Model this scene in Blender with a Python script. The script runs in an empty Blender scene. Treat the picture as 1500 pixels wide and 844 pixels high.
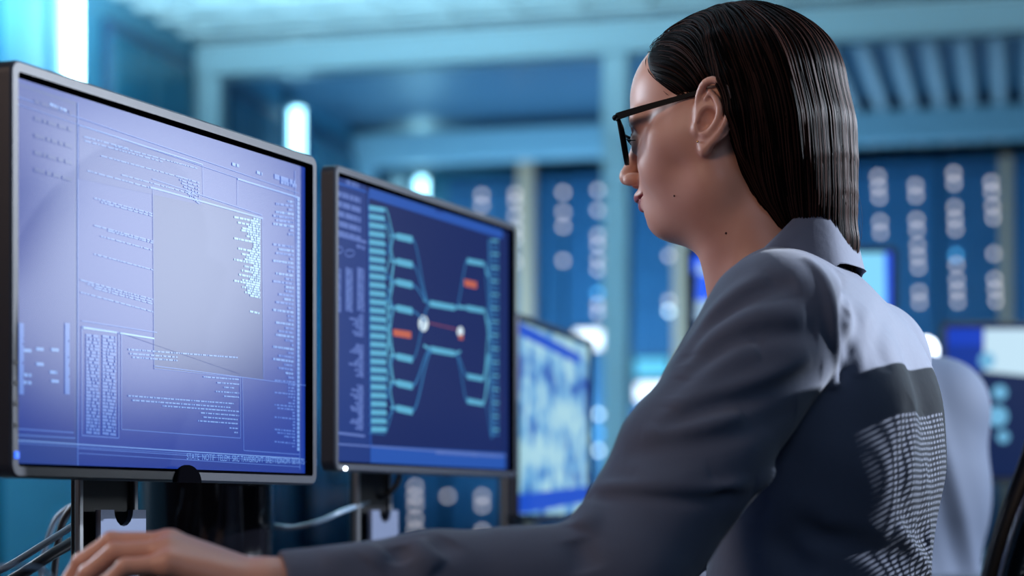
import bpy, math, random
import numpy as np
random.seed(7); rng = np.random.default_rng(7)
VOX = 1.0
C = bpy.context.scene.collection
PI = math.pi
ZC = 0.84                       # eye height of the camera above the floor
TH = math.atan(747/3000)        # the room's long axis lies 14 degrees right of the view
CT, ST = math.cos(TH), math.sin(TH)
DESK = -0.09                    # desk top, relative to the camera height

def W(X, Y, Z=0.0):             # view-aligned metres (right, forward, up from the camera) -> world
    return (X*CT - Y*ST, X*ST + Y*CT, ZC + Z)
def px(u, v, Y):                # a point of the photo at distance Y
    return np.array([(u-750)/3000*Y, Y, (750-v)/3000*Y])
def room(X, Y):
    w = W(X, Y); return w[0], w[1]
def lin(r, g, b):
    f = lambda c: (c/255/12.92) if c/255 <= .04045 else ((c/255+.055)/1.055)**2.4
    return (f(r), f(g), f(b), 1)

# ------------------------------------------------------------------ materials
MATS = {}
def mat(name, col=(.5,.5,.5,1), rough=.5, metal=0, spec=.5, emit=None, es=1.0, coat=0, trans=0, ior=1.45, alpha=1, sheen=0, sss=0, bump=None, noise=None, coatr=.1):
    m = bpy.data.materials.new(name); m.use_nodes = True
    nt = m.node_tree; b = nt.nodes['Principled BSDF']
    b.inputs['Base Color'].default_value = col
    b.inputs['Roughness'].default_value = rough
    b.inputs['Metallic'].default_value = metal
    b.inputs['Specular IOR Level'].default_value = spec
    b.inputs['IOR'].default_value = ior
    b.inputs['Transmission Weight'].default_value = trans
    b.inputs['Alpha'].default_value = alpha
    b.inputs['Coat Weight'].default_value = coat
    b.inputs['Coat Roughness'].default_value = coatr
    b.inputs['Sheen Weight'].default_value = sheen
    if sss:
        b.inputs['Subsurface Weight'].default_value = sss
        b.inputs['Subsurface Radius'].default_value = (.012, .005, .003)
        b.inputs['Subsurface Scale'].default_value = .6
    if emit:
        b.inputs['Emission Color'].default_value = emit
        b.inputs['Emission Strength'].default_value = es
    tc = nt.nodes.new('ShaderNodeTexCoord')
    if noise:                   # (scale, second colour, detail)
        n = nt.nodes.new('ShaderNodeTexNoise'); n.inputs['Scale'].default_value = noise[0]; n.inputs['Detail'].default_value = 4
        mx = nt.nodes.new('ShaderNodeMix'); mx.data_type = 'RGBA'
        mx.inputs['A'].default_value = col; mx.inputs['B'].default_value = noise[1]
        nt.links.new(tc.outputs['Object'], n.inputs['Vector'])
        nt.links.new(n.outputs['Fac'], mx.inputs['Factor'])
        nt.links.new(mx.outputs['Result'], b.inputs['Base Color'])
    if bump:                    # (scale, strength, distance)
        n = nt.nodes.new('ShaderNodeTexNoise'); n.inputs['Scale'].default_value = bump[0]; n.inputs['Detail'].default_value = 3
        bp = nt.nodes.new('ShaderNodeBump'); bp.inputs['Strength'].default_value = bump[1]; bp.inputs['Distance'].default_value = bump[2]
        nt.links.new(tc.outputs['Object'], n.inputs['Vector'])
        nt.links.new(n.outputs['Fac'], bp.inputs['Height'])
        nt.links.new(bp.outputs['Normal'], b.inputs['Normal'])
    MATS[name] = m
    return m

# ------------------------------------------------------------------ mesh builder
class MB:
    def __init__(s): s.v=[]; s.f=[]; s.m=[]; s.n=0; s.sm=[]
    def add(s, vs, fs, mi=0, smooth=False):
        vs = np.asarray(vs, float).reshape(-1,3)
        s.v.append(vs)
        for f in fs: s.f.append([i+s.n for i in f]); s.m.append(mi); s.sm.append(smooth)
        s.n += len(vs)
    def box(s, lo, hi, mi=0, R=None, c=None, bev=0):
        lo=np.array(lo,float); hi=np.array(hi,float)
        if bev <= 0:
            vs=np.array([[x,y,z] for x in (lo[0],hi[0]) for y in (lo[1],hi[1]) for z in (lo[2],hi[2])])
            fs=[(0,1,3,2),(4,6,7,5),(0,4,5,1),(2,3,7,6),(0,2,6,4),(1,5,7,3)]
        else:                   # chamfered box, chamfer on the z-edges and on top/bottom rims
            b=min(bev, *(0.49*(hi-lo)))
            def ring(z, k):
                x0,y0,x1,y1=lo[0]+k,lo[1]+k,hi[0]-k,hi[1]-k
                q=b
                return [(x0+q,y0,z),(x1-q,y0,z),(x1,y0+q,z),(x1,y1-q,z),(x1-q,y1,z),(x0+q,y1,z),(x0,y1-q,z),(x0,y0+q,z)]
            vs=[]; 
            for z,k in ((lo[2],b*.7),(lo[2]+b*.7,0),(hi[2]-b*.7,0),(hi[2],b*.7)): vs+=ring(z,k)
            fs=[tuple(range(7,-1,-1)), tuple(range(24,32))]
            for r in range(3):
                for i in range(8):
                    j=(i+1)%8; fs.append((r*8+i, r*8+j, r*8+8+j, r*8+8+i))
            vs=np.array(vs)
        if R is not None: vs = (vs-(c if c is not None else 0)) @ np.array(R).T + (c if c is not None else 0)
        s.add(vs, fs, mi)
    def cyl(s, p, q, r, r2=None, n=24, mi=0, smooth=True, caps=True):
        p=np.array(p,float); q=np.array(q,float); r2=r if r2 is None else r2
        d=q-p; d/=np.linalg.norm(d)
        a=np.cross(d,[0,0,1]) if abs(d[2])<.9 else np.cross(d,[1,0,0]); a/=np.linalg.norm(a); b=np.cross(d,a)
        t=np.linspace(0,2*PI,n,endpoint=False)
        c=np.cos(t)[:,None]*a+np.sin(t)[:,None]*b
        vs=np.vstack([p+c*r, q+c*r2])
        fs=[(i,(i+1)%n,n+(i+1)%n,n+i) for i in range(n)]
        s.add(vs, fs, mi, smooth)
        if caps: s.add(vs, [tuple(range(n-1,-1,-1)), tuple(range(n,2*n))], mi, False)
    def tube(s, pts, r, n=8, mi=0, caps=True, flat=None):
        pts=np.asarray(pts,float); k=len(pts)
        r=np.broadcast_to(np.asarray(r,float),(k,))
        T=np.gradient(pts,axis=0); T/=np.linalg.norm(T,axis=1)[:,None]+1e-12
        u=np.cross(T[0],[0,0,1]); 
        if np.linalg.norm(u)<.1: u=np.cross(T[0],[1,0,0])
        u/=np.linalg.norm(u); vs=[]
        t=np.linspace(0,2*PI,n,endpoint=False)
        for i in range(k):
            u=u-T[i]*np.dot(u,T[i]); u/=np.linalg.norm(u); w=np.cross(T[i],u)
            fw = 1 if flat is None else flat
            vs.append(pts[i]+r[i]*(np.cos(t)[:,None]*u+np.sin(t)[:,None]*w*fw))
        vs=np.vstack(vs)
        fs=[(i*n+j,i*n+(j+1)%n,(i+1)*n+(j+1)%n,(i+1)*n+j) for i in range(k-1) for j in range(n)]
        if caps: fs+= [tuple(range(n-1,-1,-1)), tuple(range((k-1)*n,k*n))]
        s.add(vs,fs,mi,True)
    def lathe(s, prof, c=(0,0,0), n=32, mi=0, smooth=True):
        t=np.linspace(0,2*PI,n,endpoint=False); vs=[]
        for r,z in prof: vs.append(np.stack([c[0]+r*np.cos(t),c[1]+r*np.sin(t),np.full(n,c[2]+z)],1))
        vs=np.vstack(vs); k=len(prof)
        fs=[(i*n+j,i*n+(j+1)%n,(i+1)*n+(j+1)%n,(i+1)*n+j) for i in range(k-1) for j in range(n)]
        s.add(vs,fs,mi,smooth)
    def sphere(s, c, r, mi=0, n=16, sc=(1,1,1)):
        vs=[];m=n//2
        for i in range(m+1):
            ph=PI*i/m
            for j in range(n):
                a=2*PI*j/n; vs.append((c[0]+r*sc[0]*math.sin(ph)*math.cos(a),c[1]+r*sc[1]*math.sin(ph)*math.sin(a),c[2]+r*sc[2]*math.cos(ph)))
        fs=[(i*n+j,(i+1)*n+j,(i+1)*n+(j+1)%n,i*n+(j+1)%n) for i in range(m) for j in range(n)]
        s.add(vs,fs,mi,True)
    def build(s, name, mats, parent=None, bev=None):
        vs=np.vstack(s.v)
        me=bpy.data.meshes.new(name); me.from_pydata(vs.tolist(),[],s.f)
        if not isinstance(mats,(list,tuple)): mats=[mats]
        for m in mats: me.materials.append(m)
        me.polygons.foreach_set('material_index', s.m); me.polygons.foreach_set('use_smooth', s.sm)
        me.update(); o=bpy.data.objects.new(name,me); C.objects.link(o)
        if parent: o.parent=parent
        if bev:
            b=o.modifiers.new('b','BEVEL'); b.width=bev; b.segments=2; b.limit_method='ANGLE'; b.angle_limit=math.radians(40)
        return o
def npmesh(name, V, F, mats, parent=None, mi=None, smooth=True):
    me=bpy.data.meshes.new(name); nf=len(F)
    me.vertices.add(len(V)); me.vertices.foreach_set('co', np.asarray(V,np.float32).ravel())
    k=F.shape[1]; me.loops.add(nf*k); me.loops.foreach_set('vertex_index', F.ravel().astype(np.int32))
    me.polygons.add(nf); me.polygons.foreach_set('loop_start', np.arange(0,nf*k,k,dtype=np.int32))
    try: me.polygons.foreach_set('loop_total', np.full(nf,k,np.int32))
    except Exception: pass
    if not isinstance(mats,(list,tuple)): mats=[mats]
    for m in mats: me.materials.append(m)
    if mi is not None: me.polygons.foreach_set('material_index', mi.astype(np.int32))
    me.polygons.foreach_set('use_smooth', np.full(nf,smooth))
    me.update(); me.validate()
    o=bpy.data.objects.new(name,me); C.objects.link(o)
    if parent: o.parent=parent
    return o
def thing(name, label, cat, loc=(0,0,0), rz=0, group=None):
    o=bpy.data.objects.new(name,None); C.objects.link(o); o.empty_display_size=.05
    o.location=loc; o.rotation_euler=(0,0,rz); o['label']=label; o['category']=cat
    if group: o['group']=group
    return o
def tag(o, label, cat, group=None):
    o['label']=label; o['category']=cat
    if group: o['group']=group
    return o
def struct(o): o['kind']='structure'; return o
def catmull(pts, n=6):
    P=np.asarray(pts,float); P=np.vstack([2*P[0]-P[1],P,2*P[-1]-P[-2]]); out=[]
    for i in range(1,len(P)-2):
        for t in np.linspace(0,1,n,endpoint=False):
            a,b,c,d=P[i-1],P[i],P[i+1],P[i+2]
            out.append(.5*((2*b)+(-a+c)*t+(2*a-5*b+4*c-d)*t*t+(-a+3*b-3*c+d)*t**3))
    out.append(P[-2]); return np.array(out)

# ------------------------------------------------------------------ implicit surfaces
def ell(P,c,r,R=None):
    q=P-np.asarray(c,np.float32)
    if R is not None: q=q@np.asarray(R,np.float32)      # columns of R are the ellipsoid's own axes
    r=np.asarray(r,np.float32)
    k0=np.sqrt(((q/r)**2).sum(-1)); k1=np.sqrt(((q/(r*r))**2).sum(-1))+1e-9
    return k0*(k0-1)/k1
def sph(P,c,r): return np.sqrt(((P-np.asarray(c,np.float32))**2).sum(-1))-r
def cone(P,a,b,ra,rb):
    a=np.asarray(a,np.float32); b=np.asarray(b,np.float32); ab=b-a
    t=np.clip(((P-a)@ab)/float(ab@ab),0,1)
    return np.sqrt(((P-a-t[...,None]*ab)**2).sum(-1))-(ra+(rb-ra)*t)
def chain(P,pts,rs,k=None):
    d=None
    for i in range(len(pts)-1):
        e=cone(P,pts[i],pts[i+1],rs[i],rs[i+1])
        d=e if d is None else (np.minimum(d,e) if not k else smin(d,e,k))
    return d
def smin(a,b,k):
    h=np.maximum(k-np.abs(a-b),0)/k
    return np.minimum(a,b)-h*h*k*.25
def smax(a,b,k): return -smin(-a,-b,k)
def polydist(P,pts):
    d=None
    for i in range(len(pts)-1):
        e=cone(P,pts[i],pts[i+1],0,0); d=e if d is None else np.minimum(d,e)
    return d

def surf(f, lo, hi, h, B=8):
    h=h*VOX; lo=np.array(lo,float); hi=np.array(hi,float)
    nb=np.ceil((hi-lo)/(h*B)).astype(int)
    g=np.stack(np.meshgrid(*[np.arange(n) for n in nb],indexing='ij'),-1).reshape(-1,3)
    cen=lo+(g+.5)*B*h; bd=[]
    for i in range(0,len(cen),200000): bd.append(f(cen[i:i+200000].astype(np.float32)))
    bd=np.concatenate(bd); keep=np.abs(bd)<B*h*.87*1.45+.004
    g=g[keep]
    off=np.stack(np.meshgrid(*[np.arange(B+1)]*3,indexing='ij'),-1)
    cor=np.array([[x,y,z] for x in (0,1) for y in (0,1) for z in (0,1)])
    edges=[(i,j) for i in range(8) for j in range(i+1,8) if abs(cor[i]-cor[j]).sum()==1]
    K=[];PV=[];Q=[]
    N=(nb*B+3).astype(np.int64)
    key=lambda ijk:(ijk[...,0]+1)*N[1]*N[2]+(ijk[...,1]+1)*N[2]+(ijk[...,2]+1)
    ch=max(1,int(1.2e6/(B+1)**3))
    for i in range(0,len(g),ch):
        gg=g[i:i+ch]
        I=(gg[:,None,None,None,:]*B+off[None])
        D=f((lo+I*h).reshape(-1,3).astype(np.float32)).reshape(I.shape[:-1])
        S=D<0
        c8=[D[:,x:x+B,y:y+B,z:z+B] for x,y,z in cor]; s8=[S[:,x:x+B,y:y+B,z:z+B] for x,y,z in cor]
        anyv=np.zeros(c8[0].shape,bool); allv=np.ones(c8[0].shape,bool)
        for s_ in s8: anyv|=s_; allv&=s_
        act=np.nonzero(anyv&~allv)
        if len(act[0])==0: continue
        vals=np.stack([c[act] for c in c8],-1); acc=np.zeros((len(act[0]),3)); cnt=np.zeros(len(act[0]))
        for a,b in edges:
            da,db=vals[:,a],vals[:,b]; m=(da<0)!=(db<0)
            t=np.where(m,da/(da-db+1e-20),0)
            acc+=m[:,None]*(cor[a]+t[:,None]*(cor[b]-cor[a])); cnt+=m
        cell=I[:,:B,:B,:B][act]
        PV.append(lo+(cell+acc/cnt[:,None])*h); K.append(key(cell))
        for ax in range(3):
            sl=[slice(0,B)]*3; s2=list(sl); s2[ax]=slice(1,B+1)
            A=S[(slice(None),*sl)]; Bq=S[(slice(None),*s2)]
            m=np.nonzero(A!=Bq)
            if len(m[0])==0: continue
            ijk=I[:,:B,:B,:B][m]; inside=A[m]
            u=np.zeros(3,int);u[(ax+1)%3]=1; w=np.zeros(3,int);w[(ax+2)%3]=1
            q=np.stack([key(ijk-u-w),key(ijk-w),key(ijk),key(ijk-u)],-1)
            q[~inside]=q[~inside][:,::-1]; Q.append(q)
    K=np.concatenate(K);PV=np.concatenate(PV);Q=np.concatenate(Q)
    o=np.argsort(K);K=K[o];PV=PV[o]
    idx=np.searchsorted(K,Q);idx=np.clip(idx,0,len(K)-1); ok=(K[idx]==Q).all(1)
    F=idx[ok]
    for _ in range(2):          # pull the vertices onto the surface
        e=h*.5; G=np.zeros_like(PV); d0=f(PV.astype(np.float32))
        for a in range(3):
            dp=np.zeros(3);dp[a]=e
            G[:,a]=(f((PV+dp).astype(np.float32))-f((PV-dp).astype(np.float32)))/(2*e)
        g2=(G**2).sum(1)+.05
        st=(d0/g2)[:,None]*G; ln=np.linalg.norm(st,axis=1)[:,None]; st*=np.minimum(1,h*.5/(ln+1e-9))
        PV=PV-st
    return PV,F
# ------------------------------------------------------------------ materials used
M_ceil=mat('ceiling_white',lin(200,215,222),.6)
M_white=mat('pale_painted_metal',lin(160,184,196),.4)
M_bluew=mat('blue_panel',lin(72,128,152),.35,noise=(2,lin(50,100,126)))
M_rack=mat('dark_blue_rack',lin(40,70,100),.35,noise=(5,lin(30,56,84)))
M_rackdoor=mat('rack_door',lin(62,110,150),.35,metal=.2)
M_beige=mat('beige_post',lin(235,178,146),.5)
M_floor=mat('floor_vinyl',lin(45,60,75),.2,noise=(3,lin(35,48,62)))
M_tube=mat('tube_light',(1,1,1,1),.4,emit=(.45,.88,1,1),es=14)
M_glass=mat('clear_glass',(.8,.93,1,1),.0,trans=1,ior=1.02,spec=.5)
M_black=mat('black_plastic',lin(12,13,16),.35)
M_bezel=mat('textured_dark_grey_plastic',lin(30,34,46),.42,bump=(1400,.35,.0004))
M_inner=mat('black_rim',(.002,.002,.003,1),.9,spec=0)
M_silver=mat('silver_metal',lin(170,172,175),.3,metal=.9)
M_silverp=mat('grey_plate',lin(120,130,155),.35,metal=.5)
M_gloss=mat('gloss_black',(.004,.004,.006,1),.07,metal=0,spec=.6)
M_cable=mat('dark_cable',lin(20,24,32),.4)
M_gcable=mat('grey_cable',lin(110,130,150),.35)
M_desk=mat('desk_laminate',lin(50,58,70),.45,noise=(6,lin(42,50,62)))
M_key=mat('keyboard_black',lin(18,20,26),.3)
M_keyleg=mat('key_legend',lin(190,200,210),.5)
def scr(name,c,s=1.0,rough=.36,spec=.5): return mat(name,(.004,.005,.008,1),rough,spec=spec,emit=c,es=s)
M_ledw=mat('led_warm',(.1,.1,.1,1),.5,emit=(1,.82,.80,1),es=2.5)
M_ledb=mat('led_blue',(.1,.1,.1,1),.5,emit=(.12,.55,1,1),es=3.2)
M_ledc=mat('led_pale',(.1,.1,.1,1),.5,emit=(.8,.95,1,1),es=7)

# ------------------------------------------------------------------ the room (axes of the room)
XL,XR,Y0,YB,CEI=-3.2,7.4,-2.2,10.95,ZC+1.9
H1,H2=7.64,9.6
def slab(name,lo,hi,m):
    b=MB(); b.box(lo,hi); return struct(b.build(name,m))
slab('floor',(XL-.1,Y0,-.05),(XR,YB+.1,0),M_floor)
# near ceiling: perforated tiles as a real grid of ribs
b=MB(); b.box((XL-.1,Y0,CEI),(XR,YB+.1,CEI+.05)); ceil=struct(b.build('ceiling',M_ceil))
b=MB()
for i in range(44): b.box((XL+i*.25,Y0+3.4,CEI-.02),(XL+i*.25+.11,H1,CEI-.001))
for j in range(28): b.box((XL,2+j*.21,CEI-.035),(XR,2+j*.21+.05,CEI-.0205))
struct(b.build('trim_1',M_ceil))
M_slat=mat('slat_pale',lin(205,200,205),.5); M_dceil=mat('blue_ceiling',lin(72,98,120),.4)
b=MB(); b.box((XL,H1+.07,CEI-.004),(XR,YB,CEI-.0005)); struct(b.build('trim_2',M_dceil))
b=MB()
for i in range(20):
    x=-.78+i*.132; b.box((x,H1+.3,CEI-.05),(x+.045,YB-.25,CEI-.006))
struct(b.build('trim_3',M_slat))
slab('wall_left',(XL-.1,Y0,0),(XL,YB,CEI),M_bluew)
slab('wall_back',(XL,YB,0),(XR,YB+.1,CEI),M_bluew)
M_dark=mat('dark_wall',lin(26,34,46),.6)
slab('wall_right',(XR,Y0,0),(XR+.1,YB,CEI),M_dark)
slab('wall_front',(XL,Y0-.1,0),(XR,Y0,CEI),M_dark)

# glazed partition across the room with head beam and posts, then a second header
def partition(y,xs,hb,n,label,glass=True,pw=.1):
    t=thing('glass_partition',label,'partition',(0,y,0))
    b=MB(); b.box((XL+.01,-.06,CEI-hb),(XR-.01,.06,CEI-.052),bev=.01); b.build('head_beam',M_white,t)
    b=MB(); b.box((XL+.01,-.05,.005),(XR-.01,.05,.1),bev=.01); b.build('bottom_rail',M_white,t)
    for x in xs:
        b=MB(); b.box((x-pw/2,-.05,.1),(x+pw/2,.05,CEI-hb),bev=.008); b.build('post',M_white,t)
    if glass:
        for i in range(len(xs)-1):
            b=MB(); b.box((xs[i]+pw/2,-.006,.1),(xs[i+1]-pw/2,.006,CEI-hb)); b.build('glass_pane',M_glass,t)
    return t
partition(H1,[XL+.06,-1.49,.75,2.95,5.2,7.3],.17,0,'pale glazed partition with white frame across the front of the server room')
partition(H2,[XL+.06,7.3],.2,1,'open metal frame with wide pale header deeper in the server room',glass=False)

# vertical tube lights on the left wall
for y in (6.43,8.66,10.62):
    lb={6.43:'tall vertical white tube light nearest, rising above the left monitor',8.66:'vertical tube light behind right end of the large left monitor',10.62:'shortest-looking vertical tube light, above the diagram monitor'}[y]
    t=thing('tube_light',lb,'light',(XL+.001,y,0),0,'vertical tube lights on the left wall')
    b=MB(); b.box((0,-.06,1.52),(.035,.06,CEI-.07),bev=.006); b.build('housing',M_white,t)
    b=MB(); b.cyl((.055,0,1.6),(.055,0,CEI-.1),.024,n=16); b.build('tube',M_tube,t)
    for z in (1.57,CEI-.1):
        b=MB(); b.box((.034,-.032,z-.0),(.085,.032,z+.03)); b.build('end_cap',M_silver,t)
# cabinets along the left wall (dark doors between the lights)
M_cab=mat('glossy_blue_door',lin(30,100,124),.22,spec=.6,noise=(1.2,lin(14,60,84)))
for (y0,y1) in ((3.9,4.9),(4.95,5.95),(6.75,7.5),(7.85,8.5),(8.85,9.5),(9.72,10.04)):
    which={3.9:'blue wall cabinet nearest the camera, left wall',4.95:'blue wall cabinet just before the nearest tube light',6.75:'blue wall cabinet between nearest tube light and the pale post',7.85:'dark blue wall cabinet just behind the pale post',8.85:'blue wall cabinet between second and third tube lights',9.72:'blue wall cabinet beside the farthest tube light'}[y0]
    t=thing('wall_cabinet',which,'cabinet',(XL+.002,y0,0))
    b=MB(); b.box((0,0,.05),(.035,y1-y0,CEI-.13),bev=.01); b.build('body',M_rack,t)
    n=2
    for k in range(n):
        w=(y1-y0)/n
        b=MB(); b.box((.036,k*w+.01,.1),(.05,(k+1)*w-.01,CEI-.18),bev=.006); d=b.build('door',M_cab,t)
        b=MB(); yy=(k+1)*w-.05 if k==0 else k*w+.05
        b.cyl((.058,yy,1.0),(.058,yy,1.25),.008,n=10); b.build('handle',M_silver,d)

# server racks along the back wall, each with its own lamps
LED=[]
def col(us,vs,kinds=None):
    for i,v in enumerate(vs):
        LED.append((us if not isinstance(us,(list,tuple)) else us[0]+(us[1]-us[0])*i/max(1,len(vs)-1), v, (kinds or {}).get(i,'w')))
col((1286,1290),(259,274,289,325,341))
col((1341,1347),(272,287,322,337,360,376,392,428,443))
col((1397,1403),(254,269,304,321,336,374,388,410,426,442),{5:'b'})
col((1452,1459),(267,281,302,319,372,409,424,441))
col(980,(375,441,456),{2:'c'})
col(706,(286,301)); col(755,(284,296,316,335,350,384)); col(825,(282,311,332,382))
col(876,(279,308,345,359,380,395,430,446,459),{6:'b'})
col(888,(571,),{0:'b'}); col(877,(607,635,660),{1:'b',0:'c',2:'c'})
col(608.6,(713,727,740,760,776)); col(656.5,(727,)); col(706.5,(727,741,778))
YR=10.10                                  # front plane of the racks
RX=[-2.865+i*.62 for i in range(5)]
rack_lab=['server rack with sparse lamps between the diagram monitor and the centre post','server rack half hidden by the pale centre post, below the woman\'s face','server rack hidden behind the woman\'s head and neck','server rack just right of the woman\'s hair with two lamp columns','server rack nearest the right edge with two long lamp columns']
leds_by={}
for (u,v,k) in LED:
    # intersect with the rack front plane
    Y=YR/(((u-750)/3000)*ST+CT); X=(u-750)/3000*Y; Z=(750-v)/3000*Y+ZC
    xr,yr,_=W(X,Y); leds_by.setdefault(int((xr-RX[0])//.62),[]).append((xr,Z,k))
racks=range(5)
for i in racks:
    x=RX[i]; t=thing('server_rack','dark blue '+rack_lab[i],'server rack',(x,YR,0),0,'server racks along the back wall')
    b=MB(); b.box((.005,.02,.03),(.615,.8,2.56),bev=.008); b.build('cabinet',M_rack,t)
    b=MB()
    b.box((.01,0,.05),(.045,.02,2.54)); b.box((.575,0,.05),(.61,.02,2.54)); b.box((.045,0,.05),(.575,.02,.09)); b.box((.045,0,2.5),(.575,.02,2.54))
    for k in range(12): b.box((.045,.006,.09+k*.2),(.575,.018,.09+k*.2+.196))
    d=b.build('door',M_rackdoor,t)
    b=MB(); b.box((.58,-.02,1.0),(.6,0,1.2),bev=.004); b.build('handle',M_silver,d)
    for (xr,Z,k) in leds_by.get(i,[]):
        b=MB(); r=.0115; b.cyl((xr-x,-.012,Z),(xr-x,.012,Z),r,n=12)
        b.build('indicator_lamp',{'w':M_ledw,'b':M_ledb,'c':M_ledc}[k],t)
t=thing('server_cabinet','low dark cabinet with one lamp column seen under the diagram monitor','cabinet',(-3.17,YR,0))
b=MB(); b.box((0,.02,.02),(.29,.7,1.25),bev=.008); b.build('body',M_rack,t)
b=MB(); b.box((.01,0,.04),(.28,.019,1.23),bev=.004); b.build('door',M_rackdoor,t)
for (xr,Z,k) in leds_by.get(-1,[]):
    b=MB(); b.cyl((xr+3.17,-.012,Z),(xr+3.17,.012,Z),.0115,n=12); b.build('indicator_lamp',M_ledw,t)
# beige posts in front of the racks
for (u0,u1,lab) in ((757,785,'beige vertical post right of the diagram monitor'),(985,1010,'beige vertical post under the woman\'s chin'),(1463,1486,'beige vertical post at the right edge among lamp columns')):
    yp=YR-.28; u=(u0+u1)/2; Y=yp/(((u-750)/3000)*ST+CT); X=(u-750)/3000*Y; xr,yr,_=W(X,Y); w=(u1-u0-6)/3000*Y
    b=MB(); b.box((xr-w/2,yr-.04,0.002),(xr+w/2,yr+.04,2.58 if u<1400 else 2.5),bev=.01); tag(b.build('post',M_beige),lab,'post')
# small lit panels on the wall of racks
M_pw=mat('panel_white',(.1,.1,.1,1),.5,emit=(.93,.95,1,1),es=2.6); M_pc=mat('panel_cyan',(.1,.1,.1,1),.5,emit=(.12,.62,.9,1),es=1.1)
for (u0,v0,u1,v1,m,lab) in ((842,484,898,511,M_pw,'white status panel left of the pale centre post'),(930,526,980,551,M_pc,'cyan status panel right of the centre post'),(932,562,984,588,M_pw,'white status panel below the cyan one')):
    yp=YR-.05; u=(u0+u1)/2; Y=yp/(((u-750)/3000)*ST+CT); X=(u-750)/3000*Y; xr,yr,_=W(X,Y); w=(u1-u0)/3000*Y; z1=ZC+(750-v0)/3000*Y; z0=ZC+(750-v1)/3000*Y
    t=thing('status_panel',lab,'panel',(xr,yr,z0))
    b=MB(); b.box((-w/2-.012,.004,-.012),(w/2+.012,.048,z1-z0+.012),bev=.004); b.build('housing',M_black,t)
    b=MB(); b.box((-w/2,-.002,0),(w/2,.004,z1-z0)); b.build('lit_face',m,t)

# ------------------------------------------------------------------ desks
EA=math.atan2(.922,.387)                       # direction of the row of monitors in the view
E=np.array([math.cos(EA),math.sin(EA),0]); NN=np.array([E[1],-E[0],0])
def to_world_root(p,extra=0): return W(*p), TH+extra
t=thing('desk','long dark desk carrying the monitors and keyboard','desk',W(-.418,1.70,-ZC),TH+EA)
ZD=ZC+DESK
b=MB(); b.box((-.75,-.50,ZD-.03),(1.42,.55,ZD),bev=.004); b.build('worktop',M_desk,t)
for x in (-.7,1.32):
    b=MB(); b.box((x,-.42,.001),(x+.05,-.05,ZD-.03),bev=.004); b.build('side_panel',M_desk,t)
t=thing('desk','narrow dark desk carrying the blurred map monitor, beyond the woman\'s desk','desk',W(-.418,1.70,-ZC),TH+EA)
b=MB(); b.box((1.43,-.55,ZD-.03),(2.14,.0,ZD),bev=.004); b.build('worktop',M_desk,t)
for x in (1.46,2.06):
    b=MB(); b.box((x,-.5,.001),(x+.05,-.04,ZD-.03),bev=.004); b.build('side_panel',M_desk,t)
t=thing('desk','rear desk behind the woman carrying the second row of screens','desk',W(.40,3.72,-ZC),TH)
b=MB(); b.box((0,0,ZD-.03),(1.9,1.15,ZD),bev=.004); b.build('worktop',M_desk,t)
for x in (.03,1.82):
    b=MB(); b.box((x,.05,.001),(x+.05,1.1,ZD-.03),bev=.004); b.build('side_panel',M_desk,t)

# ------------------------------------------------------------------ monitors
def rr(x0,z0,x1,z1,r,n=5):
    pts=[]
    for cx,cz,a in ((x1-r,z1-r,0),(x0+r,z1-r,PI/2),(x0+r,z0+r,PI),(x1-r,z0+r,3*PI/2)):
        for i in range(n+1): t=a+PI/2*i/n; pts.append((cx+r*math.cos(t),cz+r*math.sin(t)))
    return pts
def ringmesh(b,rings,mi=0,smooth=False):
    n=len(rings[0]); vs=[p for r in rings for p in r]
    b.add(vs,[(k*n+i,k*n+(i+1)%n,(k+1)*n+(i+1)%n,(k+1)*n+i) for k in range(len(rings)-1) for i in range(n)],mi,smooth)
def bezel_mesh(w,z0,z1,bz,front=-.006,back=.012,r=.011):
    b=MB(); L=lambda pts,y:[(p[0],y,p[1]) for p in pts]
    o=rr(0,z0,w,z1,r); o1=rr(.002,z0+.002,w-.002,z1-.002,r-.002); i1=rr(bz-.003,z0+bz-.003,w-bz+.003,z1-bz+.003,.003); i2=rr(bz,z0+bz,w-bz,z1-bz,.002)
    ringmesh(b,[L(o,back),L(o,front+.002),L(o1,front),L(i1,front)],0)
    ringmesh(b,[L(i1,front),L(i2,.0035)],1)
    return b
def back_mesh(w,z0,z1,back=.012,dep=.045):
    b=MB(); L=lambda pts,y:[(p[0],y,p[1]) for p in pts]
    rings=[L(rr(0,z0,w,z1,.011),back),L(rr(.01,z0+.01,w-.01,z1-.01,.02),back+.004),L(rr(.09,z0+.06,w-.09,z1-.06,.03),back+.012),L(rr(.12,z0+.09,w-.12,z1-.09,.03),dep)]
    ringmesh(b,rings,0,False); n=len(rings[0]); b.add(rings[-1],[tuple(range(n))]); return b
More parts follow.
